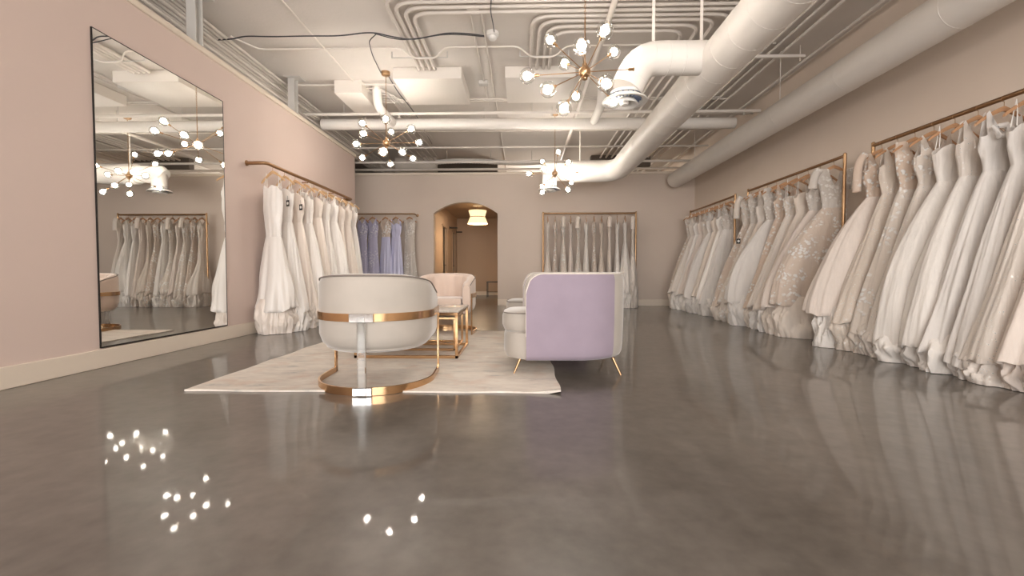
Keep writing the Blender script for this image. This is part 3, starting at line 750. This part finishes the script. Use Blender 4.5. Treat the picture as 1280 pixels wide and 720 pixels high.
    # straps / hanging loops
    if style == 'strapless' or style == 'strap':
        for s in (-1, 1):
            xs_ = s*.095
            zs_ = zt+.01; zh_ = zb-.055*(.12/.21)**1.5+.014
            if style == 'strap': obj('strap', MB().bar([(xs_, -.05, zs_), (xs_*1.1, -.03, (zs_+zh_)/2), (xs_*1.2, -.0, zh_-.02), (xs_*1.1, .03, (zs_+zh_)/2), (xs_, .045, zs_)], .03, .003), bmat, t, local=True)
            else: obj('hanging_loop', MB().tube([(s*.135, -.02, zs_-.02), (s*.125, -.012, (zs_+zh_)/2), (s*.12, 0, zh_+.004), (s*.125, .012, (zs_+zh_)/2), (s*.135, .02, zs_-.02)], .0035, 6), M['ribbon'], t, local=True)
    if g.get('sleeve'):
        for s in (-1, 1):
            P = [(s*.165, 0, zb-.04), (s*.205, -.005, zb-.10), (s*.225, -.01, zb-.2), (s*.23, -.01, zb-.2-g['sleeve'])]
            obj('sleeve', MB().tube(fillet(P, .05), .045 if g['sleeve'] < .2 else .038, 16, cap=False), bmat, t, local=True)
    if g.get('bow'):
        obj('bow', MB().tube([(.02, -.09, zt-.02), (.08, -.10, zt+.035), (.16, -.10, zt+.02), (.13, -.10, zt-.05), (.02, -.09, zt-.02), (-.06, -.10, zt+.035), (-.15, -.10, zt+.02), (-.12, -.10, zt-.05), (.02, -.09, zt-.02)], .022, 8), cmat, t, local=True)
    if g.get('tag'):
        tx, tz = g['tag'] if isinstance(g['tag'], tuple) else (.17, zt-.03)
        side = g.get('tagy', -.085)
        tg = obj('tag', MB().cbox((tx-.032, side-.003, tz-.08), (tx+.032, side, tz), .001).tube([(tx, side, tz), (tx-.02, side+.01, tz+.06)], .0015, 5), M['tagb'], t, local=True, label='square black card tag')
        sg = -1 if side < 0 else 1
        obj('tag_disc', MB().lathe([(.019, 0), (.019, .0015)], (tx, side+.003*sg, tz-.04), 20, basis((0, sg, 0))), M['tagw'], tg, local=True)
    return t
ORD = ['first', 'second', 'third', 'fourth', 'fifth', 'sixth', 'seventh', 'eighth', 'ninth', 'tenth', 'eleventh', 'twelfth', 'thirteenth', 'fourteenth']
CUTW = {'ball': 'ball gown', 'aline': 'A-line gown', 'mermaid': 'mermaid gown', 'sheath': 'slim gown', 'dropped': 'dropped-waist gown'}
TOPW = {'strapless': 'strapless', 'strap': 'strappy', 'vneck': 'V-neck', 'round': 'sheer necked'}
def glabel(g, i, where):
    tgt = f"{WORD[g['mat']]} {TOPW[g.get('top','strapless')]} {CUTW[g.get('cut','aline')]}, {ORD[i]} {where}"
    extra = ' with black tag' if g.get('tag') else (' with sleeves' if g.get('sleeve') else '')
    full = tgt.replace(',', extra+',', 1)
    return full if len(full.split()) <= 15 else tgt
def hang(i, x, y, rot, zr, g, where, group, pale=False):
    g = dict(g); g.setdefault('seed', hash((group, i)) % 1 + i*17+len(group)*7)
    gown(x, y, rot, zr, g, glabel(g, i, where), group)
    place_hanger(x, y, zr, rot, f'wooden hanger of the {ORD[i]} gown {where}', 'hangers: '+group, pale)
# left wall: satin gowns turned towards the camera
Lg = [
 dict(mat='satin white', cut='aline', hem=.31, a=.29, b=.22, off=.03, zt=-.20, bod=.64, umat='satin ivory', seed=3, folds=7, amp=.03, ta=.66),
 dict(mat='satin white', cut='aline', hem=.26, a=.27, b=.2, off=.05, zt=-.19, bod=.44, tag=(.20, 1.71), seed=5),
 dict(mat='satin ivory', cut='aline', hem=.27, a=.28, b=.2, off=.06, zt=-.2, bod=.4, tag=(.22, 1.70), seed=6),
 dict(mat='satin white', cut='ball', hem=.24, a=.30, b=.19, off=.06, zt=-.18, bod=.4, seed=8, bow=1),
 dict(mat='satin ivory', cut='aline', hem=.25, a=.28, b=.18, off=.06, top='strap', seed=9),
 dict(mat='satin white', cut='dropped', hem=.26, a=.28, b=.18, off=.05, bow=1, seed=10),
 dict(mat='satin white', cut='ball', hem=.24, a=.32, b=.18, off=.07, top='vneck', seed=11),
 dict(mat='satin ivory', cut='sheath', hem=.22, a=.24, b=.16, off=.04, top='strap', seed=12),
 dict(mat='satin ivory', cut='aline', hem=.22, a=.26, b=.16, off=.05, top='vneck', seed=13),
 dict(mat='satin white', cut='aline', hem=.22, a=.28, b=.16, off=.05, top='vneck', seed=14),
]
for i, g in enumerate(Lg):
    y = y0+.14+i*.285; rot = radians([-24, -30, -26, -28, -20, -24, -18, -20, -16, -18][i])
    g['lim'] = .23 if i else .26
    hang(i, LRX, y, rot, ZL, g, 'from the camera on the left wall rail', 'gowns on the left wall rail', pale=True)
# back left rail: gowns with the lavender light put into their cloth colour
Bg = [dict(mat='satin lavender', cut='sheath', top='strap', hem=.2, a=.2, b=.13, off=0), dict(mat='lace ivory', cut='mermaid', top='vneck', hem=.2, a=.22, b=.13, off=0),
      dict(mat='satin lavender', cut='sheath', top='vneck', hem=.2, a=.2, b=.12, off=0, bmat='lace blush'), dict(mat='lace lavender', cut='sheath', hem=.2, a=.22, b=.13, top='vneck', off=0),
      dict(mat='satin lavender', cut='aline', top='strap', hem=.2, a=.22, b=.12, off=0), dict(mat='lace lavender', cut='mermaid', top='vneck', hem=.2, a=.22, b=.12, off=0),
      dict(mat='lace grey', cut='mermaid', top='round', hem=.2, a=.24, b=.13, off=0)]
Bp = [502-0, 486, 474, 462, 450]
for k, (px, g) in enumerate(zip([512, 495, 482, 466, 453], [Bg[6], Bg[4], Bg[2], Bg[3], Bg[5]])):
    g['lim'] = .27
    hang(k, at(px, 300, Y=by).x, by, radians([-28, -30, -32, -28, -30][k]), 2.11, g, 'from the arch on the back left rail', 'gowns on the rail left of the arch')
# back rack, seen end on
Cg = [('glitter ivory', 'mermaid', 'vneck'), ('lace blush', 'sheath', 'round'), ('lace ivory', 'aline', 'strap'), ('tulle blush', 'sheath', 'strap'), ('lace ivory', 'mermaid', 'vneck'),
      ('tulle white', 'aline', 'strapless'), ('lace blush', 'sheath', 'vneck'), ('glitter champagne', 'mermaid', 'vneck'), ('tulle blush', 'sheath', 'round'), ('satin white', 'aline', 'strapless'),
      ('tulle white', 'ball', 'vneck'), ('glitter ivory', 'sheath', 'round')]
for k, (m_, c_, tp) in enumerate(Cg):
    x = bx0+.10+k*(bx1-bx0-.17)/11
    g = dict(mat=m_, cut=c_, top=tp, hem=.28+.05*sin(k*2.1), a=.34, b=[.15, .08, .12, .08, .15, .09, .08, .14, .07, .09, .14, .10][k], off=.12, lim=.27, amp=.016, bb=.034, bod=.42, zt=-.14,
             sleeve={2: .04, 4: .08, 8: .05, 11: .1}.get(k, 0))
    if k == 11: g['hem'] = .5
    hang(k, x, by, radians(-90+[3, -2, 5, 0, -3, 3, 5, -2, 3, 2, 4, 2][k])-math.atan(x/by), 2.11, g, 'from the left on the back wall rack', 'gowns on the back wall rack')
# right wall; local +x points into the room (rot = pi)
def rightrack(spots, specs, where, group, d0=0):
    for k, (y, g) in enumerate(zip(spots, specs)):
        g['zt'] = g.get('zt', -.16)-(.03 if 'near ' in where else .08); g['bod'] = g.get('bod', .30)-(.0 if 'near ' in where else .04)
        if 'near ' in where: g['a'] -= .03
        g.setdefault('lim', .27); g.setdefault('seed', 100+k*13+len(group)*3)
        hang(k, RR, y, pi+radians(g.get('turn', 0)), ZR, g, where, group)
near = [
 dict(mat='tulle champagne', bmat='lace ivory', cut='aline', top='strapless', hem=.10, a=.44, b=.20, off=.12),
 dict(mat='tulle white', cut='ball', top='vneck', hem=.16, a=.46, b=.22, off=.13),
 dict(mat='glitter ivory', cut='aline', top='round', hem=.14, a=.44, b=.2, off=.13),
 dict(mat='tulle blush', bmat='lace nude', cut='aline', top='vneck', hem=.16, a=.44, b=.19, off=.13),
 dict(mat='glitter ivory', cut='aline', top='strap', hem=.13, a=.45, b=.22, off=.13, turn=-4),
 dict(mat='tulle cool', bmat='tulle cool', cut='aline', top='strapless', hem=.12, a=.46, b=.20, off=.12, bow=1, turn=3),
 dict(mat='tulle cool', bmat='tulle cool', cut='aline', top='vneck', hem=.17, a=.47, b=.19, off=.14, umat='tulle white'),
 dict(mat='tulle white', bmat='glitter ivory', cut='ball', top='vneck', hem=.15, a=.45, b=.21, off=.13, turn=3),
 dict(mat='tulle white', bmat='tulle white', cut='ball', top='strapless', hem=.16, a=.48, b=.21, off=.14, turn=-3),
 dict(mat='glitter ivory', bmat='lace ivory', cut='aline', top='vneck', hem=.17, a=.45, b=.18, off=.14),
 dict(mat='lace ivory', bmat='lace nude', cut='aline', top='round', hem=.18, a=.44, b=.18, off=.13, turn=4),
 dict(mat='glitter champagne', bmat='glitter champagne', cut='aline', top='vneck', hem=.30, a=.46, b=.2, off=.14),
 dict(mat='tulle blush', bmat='lace nude', cut='ball', top='vneck', hem=.36, a=.52, b=.22, off=.16, sleeve=.22, umat='tulle white', turn=-3),
]
spots = [2.42+.197*k for k in range(13)][2:][::-1]; near = near[2:][::-1]
rightrack(spots, near, 'from the far post on the near right rack', 'gowns on the nearest right wall rack')
mid = [
 dict(mat='lace blush', bmat='lace grey', cut='ball', top='round', hem=.36, a=.52, b=.22, off=.16, umat='tulle champagne', turn=-4, sleeve=.06),
 dict(mat='tulle blush', bmat='lace grey', cut='ball', top='vneck', hem=.34, a=.50, b=.2, off=.15, umat='tulle champagne'),
 dict(mat='tulle champagne', bmat='tulle champagne', cut='aline', top='strapless', hem=.32, a=.48, b=.19, off=.15, umat='tulle cool'),
 dict(mat='glitter ivory', bmat='lace ivory', cut='aline', top='strapless', hem=.30, a=.45, b=.18, off=.14, umat='tulle cool'),
 dict(mat='lace nude', bmat='lace nude', cut='aline', top='vneck', hem=.3, a=.42, b=.16, off=.13, umat='tulle champagne'),
 dict(mat='tulle cool', bmat='lace grey', cut='ball', top='round', hem=.36, a=.52, b=.2, off=.16),
 dict(mat='tulle champagne', bmat='glitter ivory', cut='aline', top='vneck', hem=.32, a=.45, b=.17, off=.14),
 dict(mat='lace ivory', bmat='lace grey', cut='aline', top='round', hem=.30, a=.45, b=.18, off=.14, tag=(.33, 1.30), tagy=.05),
 dict(mat='lace blush', bmat='lace ivory', cut='aline', top='round', hem=.26, a=.46, b=.2, off=.15, sleeve=.18, umat='tulle champagne'),
]
rightrack([5.50+.243*k for k in range(9)], mid, 'from the camera on the middle right rack', 'gowns on the middle right wall rack')
farr = [
 dict(mat='tulle cool', cut='aline', top='vneck', hem=.24, a=.40, b=.19, off=.12, umat='tulle white', bmat='lace grey'),
 dict(mat='satin white', cut='aline', top='strap', hem=.28, a=.38, b=.16, off=.12, umat='tulle white'),
 dict(mat='tulle champagne', cut='aline', top='strapless', hem=.3, a=.38, b=.15, off=.12, umat='tulle cool'),
 dict(mat='tulle cool', cut='ball', top='vneck', hem=.26, a=.42, b=.17, off=.13),
 dict(mat='lace ivory', cut='sheath', top='vneck', hem=.3, a=.38, b=.15, off=.12, umat='satin white'),
 dict(mat='tulle blush', cut='aline', top='strap', hem=.32, a=.38, b=.15, off=.12, umat='tulle white'),
 dict(mat='satin white', cut='aline', top='strapless', hem=.28, a=.40, b=.16, off=.12, umat='satin white'),
 dict(mat='glitter ivory', cut='aline', top='vneck', hem=.34, a=.42, b=.17, off=.13, umat='tulle white'),
 dict(mat='lace blush', cut='aline', top='round', hem=.34, a=.42, b=.17, off=.13, umat='tulle champagne', bmat='lace ivory'),
]
rightrack([8.16+.222*k for k in range(9)], farr, 'from the camera on the far right rack', 'gowns on the farthest right wall rack')
# ------------------------------------------------------------------ ducts
def spiral(mb, pts, r, step=.16):
    """thin raised seams round a duct"""
    P = [Vector(p) for p in pts]; acc = 0
    for a, b in zip(P, P[1:]):
        d = (b-a); L = d.length; d.normalize(); s = step-acc if acc else step
        Mx = basis(d)
        while s < L:
            c = a+d*s; mb.lathe([(r, -.005), (r+.0022, -.002), (r+.0022, .002), (r, .005)], c, 28, Mx); s += step
        acc = 0
DZ = 2.76; DX = 1.84
de = 9.05
main = fillet([(DX, FR+.1, DZ), (DX, de, DZ), (.95, de+.05, DZ)], .55, 7)
mb = MB().tube(main, .20, 32); 
t = thing('spiral_duct', 'big white round duct running from overhead to the farthest chandelier', 'duct', (DX, 4, DZ-.2))
sm = mb; spiral(sm, [(DX, FR+.1, DZ), (DX, de-.5, DZ)], .20, .32); spiral(sm, main[1:-1], .20, .12)
obj('duct_body', sm, M['duct'], t)
tp = [(.97, de+.05, DZ), (.55, de+.05, DZ)]
obj('reducer', MB().tube([(1.1, de+.05, DZ), (.95, de+.05, DZ), (.45, de+.05, DZ-.0), (.40, de+.05, DZ-.03)], [.2, .175, .165, .12], 28), M['duct'], t)
by_ = 4.42; bz = 2.80
br = fillet([(DX-.05, by_, bz), (1.12, by_, bz), (.98, by_, bz-.28)], .16, 5)
bs = MB().tube(br, .152, 30); spiral(bs, [(DX-.2, by_, bz), (1.2, by_, bz)], .152, .14); spiral(bs, br[2:], .152, .07); obj('branch', bs, M['duct'], t)
def diffuser(label, c, r):
    d = thing('ceiling_diffuser', label, 'air vent', c)
    obj('outer_cone', MB().lathe([(r*.62, .09), (r*.66, .05), (r*.95, .012), (r, 0), (r*.98, -.006), (r*.8, .0), (r*.7, .03)], c, 40), M['white'], d)
    fins = MB()
    for k in range(20):
        a = 2*pi*k/20; Mx = Matrix.Rotation(a, 4, 'Z'); Mx.translation = Vector(c)
        fins.box((r*.45, -.004, .012), (r*.72, .004, .05), Mx)
    fins.lathe([(r*.72, .055), (r*.3, .055)], c, 30)
    obj('fins', fins, M['bluefin'], d)
    obj('inner_ring', MB().lathe([(r*.30, .0), (r*.52, -.028), (r*.58, -.034), (r*.58, -.028), (r*.5, .0), (r*.34, .02)], c, 36), M['white'], d)
    obj('centre_cap', MB().lathe([(.001, -.04), (r*.16, -.036), (r*.2, -.02), (r*.16, .03)], c, 28), M['white'], d)
diffuser('round white ceiling diffuser with blue grey fins right of the nearest chandelier', (.965, by_, bz-.40), .215)
diffuser('round white diffuser at the far end of the duct beside the farthest chandelier', (.52, de+.05, DZ-.345), .22)
obj('duct_collar', MB().tube([(.52, de+.05, DZ), (.52, de+.05, DZ-.25)], .14, 28), M['duct'], t)
rz = 2.85; rx = 3.40
t = thing('spiral_duct', 'long white round duct running along the top of the right wall', 'duct', (rx, 4, rz-.18))
sm = MB().tube([(rx, FR+.1, rz), (rx, 10.35, rz)], .175, 32); spiral(sm, [(rx, FR+.5, rz), (rx, 10.3, rz)], .175, 1.2); obj('duct_body', sm, M['duct'], t)
obj('duct_strap', MB().tube([(rx, 6.2, rz+.17), (rx, 6.2, CZ)], .006, 6).tube([(rx, 9.2, rz+.17), (rx, 9.2, CZ)], .006, 6), M['pipe'], t)
# cross duct
cy = 8.15; cz = 3.42
c0, c1 = at(403, 155, Y=cy).x, at(918, 163, Y=cy).x
t = thing('round_duct', 'horizontal white round duct crossing the ceiling behind the sprinkler pipe', 'duct', (0, cy, cz-.1))
sm = MB().tube([(c0, cy, cz), (c1, cy, cz-.03)], .095, 24); spiral(sm, [(c0, cy, cz), (c1, cy, cz-.03)], .095, .9); obj('duct_body', sm, M['duct'], t)
for px in (455, 605, 690, 842): 
    x = at(px, 150, Y=cy).x; obj('hanger_strap', MB().tube([(x, cy, cz+.08), (x, cy, CZ)], .005, 6), M['steel'], t)
for (pa, pb, lab) in (((472, 108), (492, 150), 'white duct drop from the ceiling behind the leftmost chandelier'), ((752, 112), (742, 156), 'white duct drop left of the big duct, behind the nearest chandelier')):
    a = at(*pa, Y=7.25); b = at(*pb, Y=cy-.02); a.z = min(a.z, CZ-.12)
    P = fillet([(a.x, a.y-.05, CZ), (a.x, a.y, a.z-.18), (b.x-.0, cy-.05, cz+.0)], .2, 6)
    obj('duct_drop', MB().tube(P, .07, 20), M['duct'], label=lab, cat='duct')
# straps for the branch
for px, lab in ((817, 'flat white strap hanging above the diffuser elbow'), (877, 'flat white strap holding the branch duct near the big duct')):
    x = at(px, 30, Y=by_).x; obj('hanger_strap', MB().cbox((x-.014, by_-.004, bz+.14), (x+.014, by_+.004, CZ), .001), M['pipebright'], label=lab, cat='strap')
for px, lab in ((725, 'thin rod holding the far end of the duct'),):
    x = at(px, 180, Y=de+.05).x; obj('hanger_rod', MB().tube([(x, de+.05, DZ+.15), (x, de+.05, CZ)], .012, 8), M['pipebright'], label=lab, cat='rod')
# ------------------------------------------------------------------ ceiling boxes
def cbx(label, x0, x1, ya, yb, zb_, mat='pipebright'):
    obj('ceiling_box', MB().cbox((x0, ya, zb_), (x1, yb, CZ), .006), M[mat], label=label, cat='ceiling box')
cbx('white ceiling box left of centre, behind the leftmost chandelier canopy', -1.86, -.88, 6.55, 7.55, 3.53)
cbx('white ceiling box right of centre, behind the nearest chandelier', -.26, .74, 6.55, 7.5, 3.53)
cbx('narrow white ceiling box near the left partition', -2.88, -2.46, 6.95, 7.9, 3.50)
# ------------------------------------------------------------------ conduits
def conduit(label, pts, r=.014, rad=.14, mat='pipe', group=None, cat='conduit', name='ceiling_conduit', n=8):
    return obj(name, MB().tube(fillet(pts, rad, 7), r, n), M[mat], label=label, cat=cat, group=group)
zc = CZ-.055
# long bank above the left partition
bank = [(-3.60-.062*i, zc-.03) for i in range(8)]+[(-3.64-.062*i, zc-.14) for i in range(6)]+[(-3.66-.065*i, zc-.25) for i in range(4)]
for i, (x, z) in enumerate(bank):
    conduit('one of the long parallel conduits seen above the left partition', [(x, 1.5, z), (x, 16.5, z)], .019, group='conduit bank above the left partition')
# four conduits bending right, above the left box
n4 = ['leftmost', 'second from left', 'third from left', 'rightmost']
xs1 = [-1.475, -1.40, -1.32, -1.245]; yd1 = [4.80, 4.90, 5.0, 5.10]; xr1 = [2.95, 2.83, 2.71, 2.59]
for i in range(4):
    conduit(f'{n4[i]} of the four conduits bending right from the left ceiling box', [(xs1[i], 6.5, zc), (xs1[i], yd1[i], zc), (xr1[i], yd1[i], zc), (xr1[i], 16, zc)], .023, .24, group='long bent conduits from the left ceiling box')
xs2 = [.10, .19, .28, .36]; yd2 = [5.20, 5.30, 5.42, 5.54]; xr2 = [2.34, 2.2, 2.06, 1.92]
for i in range(4):
    conduit(f'{n4[i]} of the four conduits bending right from the right ceiling box', [(xs2[i], 6.5, zc), (xs2[i], yd2[i], zc), (xr2[i], yd2[i], zc), (xr2[i], 16, zc)], .023, .24, group='bent conduits from the right ceiling box')
for i, y in enumerate((4.72, 4.64, 4.56)):
    conduit('one of the straight conduits crossing the ceiling nearest the camera', [(-1.0, y, zc), (3.5, y, zc)], .021, group='straight conduits nearest the camera')
for i, x in enumerate((3.1, 3.22)): conduit(f'{("thin conduit between the duct and the right wall, inner one","thin conduit between the duct and the right wall, outer one")[i]}', [(x, 2, zc), (x, 16, zc)], .017)
conduit('white pipe running along the corner of ceiling and right wall', [(3.78, 1.5, zc-.02), (3.78, 16, zc-.02)], .02)
# cross conduit with jogs
zj = CZ-.02
def cp(px, py, z=zc): p = at(px, py, Z=z); return (p.x, p.y, z)
yj = at(600, 62, Z=zc).y
X = lambda px: at(px, 62, Y=yj).x
conduit('thin white conduit crossing the ceiling with dips around the bent conduits', [(-3.6, yj-.35, zj), (X(310), yj-.3, zj), (X(325), yj, zj), (X(500), yj, zj), (X(514), yj+.12, zc-.05), (X(542), yj+.12, zc-.05), (X(556), yj, zj), (X(648), yj, zj), (X(664), yj+.12, zc-.05), (X(694), yj+.12, zc-.05), (X(708), yj, zj), (1.8, yj, zj), (3.2, yj, zj)], .011, .08, 'pipebright')
conduit('thin white conduit running away near the left partition towards the narrow box', [(-2.58, 2.5, zj), (-2.58, 6.95, zj)], .010, .05, 'pipebright')
conduit('left of two thin conduits running away at ceiling centre', [(-.66, 3.5, zj), (-.66, 4.95, zj), (-.60, 5.2, zj), (-.60, 7.1, zj), (-.60, 8.0, zj)], .010, .1)
conduit('right of two thin conduits running away at ceiling centre', [(-.55, 2.5, zj), (-.5, 4.9, zj), (-.47, 5.1, zj), (-.47, 14, zj)], .012, .1)
obj('junction_box', MB().cbox((-.62, 5.02, CZ-.06), (-.48, 5.16, CZ), .006), M['pipe'], label='small square junction box on the ceiling near the smoke detector', cat='junction box')
obj('junction_box', MB().cbox((-.68, 7.0, CZ-.06), (-.54, 7.1, CZ), .006), M['steel'], label='small grey junction box between the two white ceiling boxes', cat='junction box')
conduit('straight white pipe running away overhead behind the nearest chandelier', [(.92, 2.0, 3.50), (.92, 16, 3.50)], .032, .05, 'pipebright', cat='pipe', name='ceiling_pipe', n=14)
# sprinkler main
sy = 7.78; sz = 3.47
sp = thing('sprinkler_pipe', 'slim white sprinkler pipe crossing the room in front of the round duct', 'pipe', (0, sy, sz-.03))
obj('pipe', MB().tube([(-4.5, sy, sz), (RX, sy, sz)], .026, 14), M['pipebright'], sp)
for px in (499, 690, 930):
    x = at(px, 145, Y=sy).x
    obj('sprinkler_head', MB().lathe([(.001, -.07), (.03, -.068), (.03, -.062), (.008, -.058), (.01, -.03), (.018, -.02), (.018, 0)], (x, sy, sz), 14), M['pipebright'], sp)
for px in (430, 665, 866):
    x = at(px, 140, Y=sy).x
    obj('hanger_strap', MB().tube([(x, sy, sz), (x, sy, CZ)], .005, 6), M['steel'], sp)
# small pipes around the back
for i, (y, z, x0, x1, r, lab) in enumerate([
  (7.0, zc, -3.9, -1.95, .014, 'upper thin conduit crossing beside the narrow ceiling box'), (7.7, zc, -2.4, 3.4, .012, 'thin conduit crossing just above the sprinkler pipe'),
  (7.62, zc, -2.4, 3.2, .012, 'second thin conduit crossing above the sprinkler pipe'), (9.0, 3.55, -3.2, 3.8, .016, 'thin pipe crossing beyond the round duct'),
  (9.8, 3.45, -4.5, 3.9, .02, 'white pipe crossing above the farthest chandelier'), (10.3, 3.26, -6, 3.9, .026, 'white pipe crossing just in front of the back wall top'),
  (11.2, 3.3, -5, 3.9, .03, 'pipe crossing beyond the top of the back wall'), (12.4, 3.45, -5, 3.9, .025, 'dim pipe crossing deep beyond the back wall top')]):
    conduit(lab, [(x0, y, z), (x1, y, z)], r, cat='pipe', name='ceiling_pipe')
P = [(-1.9, 11.0, 3.42)]+[(-1.9+.16*k, 11.0+.02*sin(k), 3.42+.03*sin(k*.7)) for k in range(1, 18)]
fl = MB(); P2 = []; R2 = []
for k in range(80):
    u = k/79; P2.append((-2.1+2.6*u, 11.0, 3.43+.03*sin(u*6))); R2.append(.055+.008*(k % 2))
fd = thing('flexible_duct', 'thin ribbed flexible duct beyond the back wall top', 'duct', (-.8, 11, 3.37))
obj('duct_body', MB().tube(P2, R2, 14), M['steel'], fd)
for k in (8, 40, 70): obj('hanger_strap', MB().tube([P2[k], (P2[k][0], P2[k][1], CZ)], .006, 6), M['steel'], fd)
for i in range(6):   # conduits on the left, turning into the room
    conduit(f'{ORD[i]} from the front of thin conduits turning beside the narrow ceiling box', [(-3.0-.0*i, 7.15+.12*i, zc), (-2.2+.05*i, 7.15+.12*i, zc), (-2.2+.05*i, 9.8, zc)], .010, .12)
for i in range(7):
    conduit('one of the parallel conduits running away beyond the leftmost chandelier', [(-2.9+.13*i, 8.4, zc-.03), (-2.9+.13*i, 16, zc-.03)], .014, group='conduits beyond the leftmost chandelier')
# steel stubs on the partition
for px, lab in ((245, 'grey steel post on the left partition, nearer the camera'), (366, 'grey steel post on the left partition, farther from the camera')):
    y = at(px, 100, X=LX-.05).y
    obj('steel_post', MB().box((LX-.10, y-.055, PT), (LX-.0, y-.045, CZ)).box((LX-.10, y+.045, PT), (LX, y+.055, CZ)).box((LX-.055, y-.045, PT), (LX-.045, y+.045, CZ)).box((LX-.14, y-.1, CZ-.012), (LX+.1, y+.1, CZ)), M['steel'], label=lab, cat='steel post', smooth=False)
for i, x in enumerate((2.47, 3.36)): conduit(('thicker conduit running away just right of the big duct','conduit running away above the right wall duct')[i], [(x, 3.2, zc-.02), (x, 16, zc-.02)], .02)
# unistrut bars
for (pa, pb, py, z, lab) in ((935, 1006, 71, 3.56, 'nearer metal strut under the conduits between the two big ducts'), (856, 948, 142, 3.52, 'farther metal strut under the conduits between the two big ducts')):
    a = at(pa, py, Z=z); b = at(pb, py, Y=a.y)
    s_ = thing('ceiling_strut', lab, 'metal strut', ((a.x+b.x)/2, a.y, z))
    obj('channel', MB().cbox((a.x, a.y-.02, z-.02), (b.x, a.y+.02, z+.02), .004), M['pipe'], s_)
    for x in (a.x+.06, b.x-.06): obj('rod', MB().tube([(x, a.y, z-.06), (x, a.y, CZ)], .006, 6), M['pipe'], s_)
# small ceiling-run straps over bundles
for (x0, x1, y, lab) in ((-1.75, -1.0, 6.1, 'thin strap across the four conduits at the left ceiling box'), (-.05, .6, 6.1, 'thin strap across the four conduits at the right ceiling box')):
    obj('conduit_strap', MB().cbox((x0, y-.008, zc-.031), (x1, y+.008, zc-.021), .001).cbox((x0, y-.006, zc-.025), (x0+.012, y+.006, CZ), .001).cbox((x1-.012, y-.006, zc-.025), (x1, y+.006, CZ), .001), M['steel'], label=lab, cat='strap')
# ------------------------------------------------------------------ cables and smoke detector
zk = CZ-.098
def cablep(pts): return [cp(a, b, CZ-.012 if i in (0, len(pts)-1) else zk) for i, (a, b) in enumerate(pts)]
sd = at(615.5, 46, Z=CZ-.05)
conduit('black cable sagging across the ceiling from the partition to the smoke detector', cablep([(235, 50), (270, 50), (290, 49), (306, 45), (340, 46), (380, 45), (425, 45), (455, 41), (470, 41), (490, 46), (515, 50), (540, 45), (560, 41), (585, 42), (606, 45)]), .008, .3, 'cable', cat='cable', name='black_cable')
conduit('second black cable beside the first, ending at the smoke detector', cablep([(468, 42), (490, 48), (505, 50), (530, 47), (555, 43), (575, 43), (606, 46)]), .006, .2, 'cable', cat='cable', name='black_cable')
conduit('black cable dropping from the long cable to the leftmost chandelier canopy', cablep([(471, 42), (461, 51), (465, 68), (476, 91)]), .006, .15, 'cable', cat='cable', name='black_cable')
conduit('black cable trailing away behind the leftmost chandelier canopy', cablep([(486, 96), (498, 116), (513, 134), (522, 147), (540, 180)]), .007, .15, 'cable', cat='cable', name='black_cable')
conduit('black cable running up from the smoke detector to the top of view', cablep([(618, 42), (616, 28), (613, 14), (614, 0), (616, -30)]), .006, .15, 'cable', cat='cable', name='black_cable')
d = thing('smoke_detector', 'round white smoke detector on the ceiling at the end of the black cable', 'smoke detector', (sd.x, sd.y, CZ-.09))
obj('base', MB().lathe([(.078, -.035), (.08, -.03), (.08, 0)], (sd.x, sd.y, CZ), 30), M['white'], d)
obj('sensor_head', MB().lathe([(.001, -.09), (.035, -.088), (.05, -.075), (.055, -.06), (.04, -.055), (.042, -.045), (.065, -.04), (.068, -.033)], (sd.x, sd.y, CZ), 30), M['white'], d)
# bulkhead pieces above the back wall
cbA = at(548, 210, Y=12.0).x; cbB = at(622, 210, Y=12.0).x
obj('steel_beam', MB().cbox((-6, 13.4, 3.3), (3.9, 13.6, CZ), .01), M['darkceil'], label='dark beam crossing deep beyond the back wall top', cat='beam')
obj('return_grille', MB().cbox((cbA, 11.9, 3.10), (cbB, 12.1, CZ), .01), M['dark'], label='dark box above the arch beyond the back wall top', cat='ceiling box')  # solid dark box in place of the dark opening over the wall
xg = at(800, 200, Y=11.6).x
obj('return_grille', MB().cbox((at(738, 200, Y=11.6).x, 11.5, 3.42), (at(812, 200, Y=11.6).x, 11.7, CZ), .01), M['dark'], label='dark box right of the farthest chandelier beyond the back wall top', cat='ceiling box')
obj('return_grille', MB().cbox((at(495, 210, Y=11.7).x, 11.6, 3.12), (at(547, 210, Y=11.7).x, 11.75, CZ), .01), M['darkceil'], label='pale box left of the dark box above the arch', cat='ceiling box')
# ------------------------------------------------------------------ light
w = bpy.data.worlds.new('daylight'); S.world = w; w.use_nodes = True
bg = w.node_tree.nodes['Background']; bg.inputs[0].default_value = (.85, .9, 1, 1); bg.inputs[1].default_value = 1.0
def area(loc, rot, sx, sy, power, color, name):
    l = bpy.data.lights.new(name, 'AREA'); l.shape = 'RECTANGLE'; l.size = sx; l.size_y = sy; l.energy = power; l.color = color
    o = bpy.data.objects.new(name, l); C.objects.link(o); o.location = loc; o.rotation_euler = rot; return o
point((.5, 13.6, 3.05), 110, .25, (1, .92, .82)).name = 'back_room_light'  # unseen lamp, added to brighten the space beyond the back wall
point((-5.2, 6.5, 2.9), 25, .25, (1, .92, .85)).name = 'side_room_light'  # unseen lamp, added as fill behind the left partition
area((.05, FR-.3, 1.75), (pi/2, 0, 0), 6.2, 2.5, 360, (1, .95, .90), 'window_daylight')  # area lamp added outside the unseen window for frontal fill
S.view_settings.view_transform = 'Standard'; S.view_settings.look = 'None'; S.view_settings.gamma = 1
S.view_settings.use_curve_mapping = False; S.view_settings.exposure = 0.75
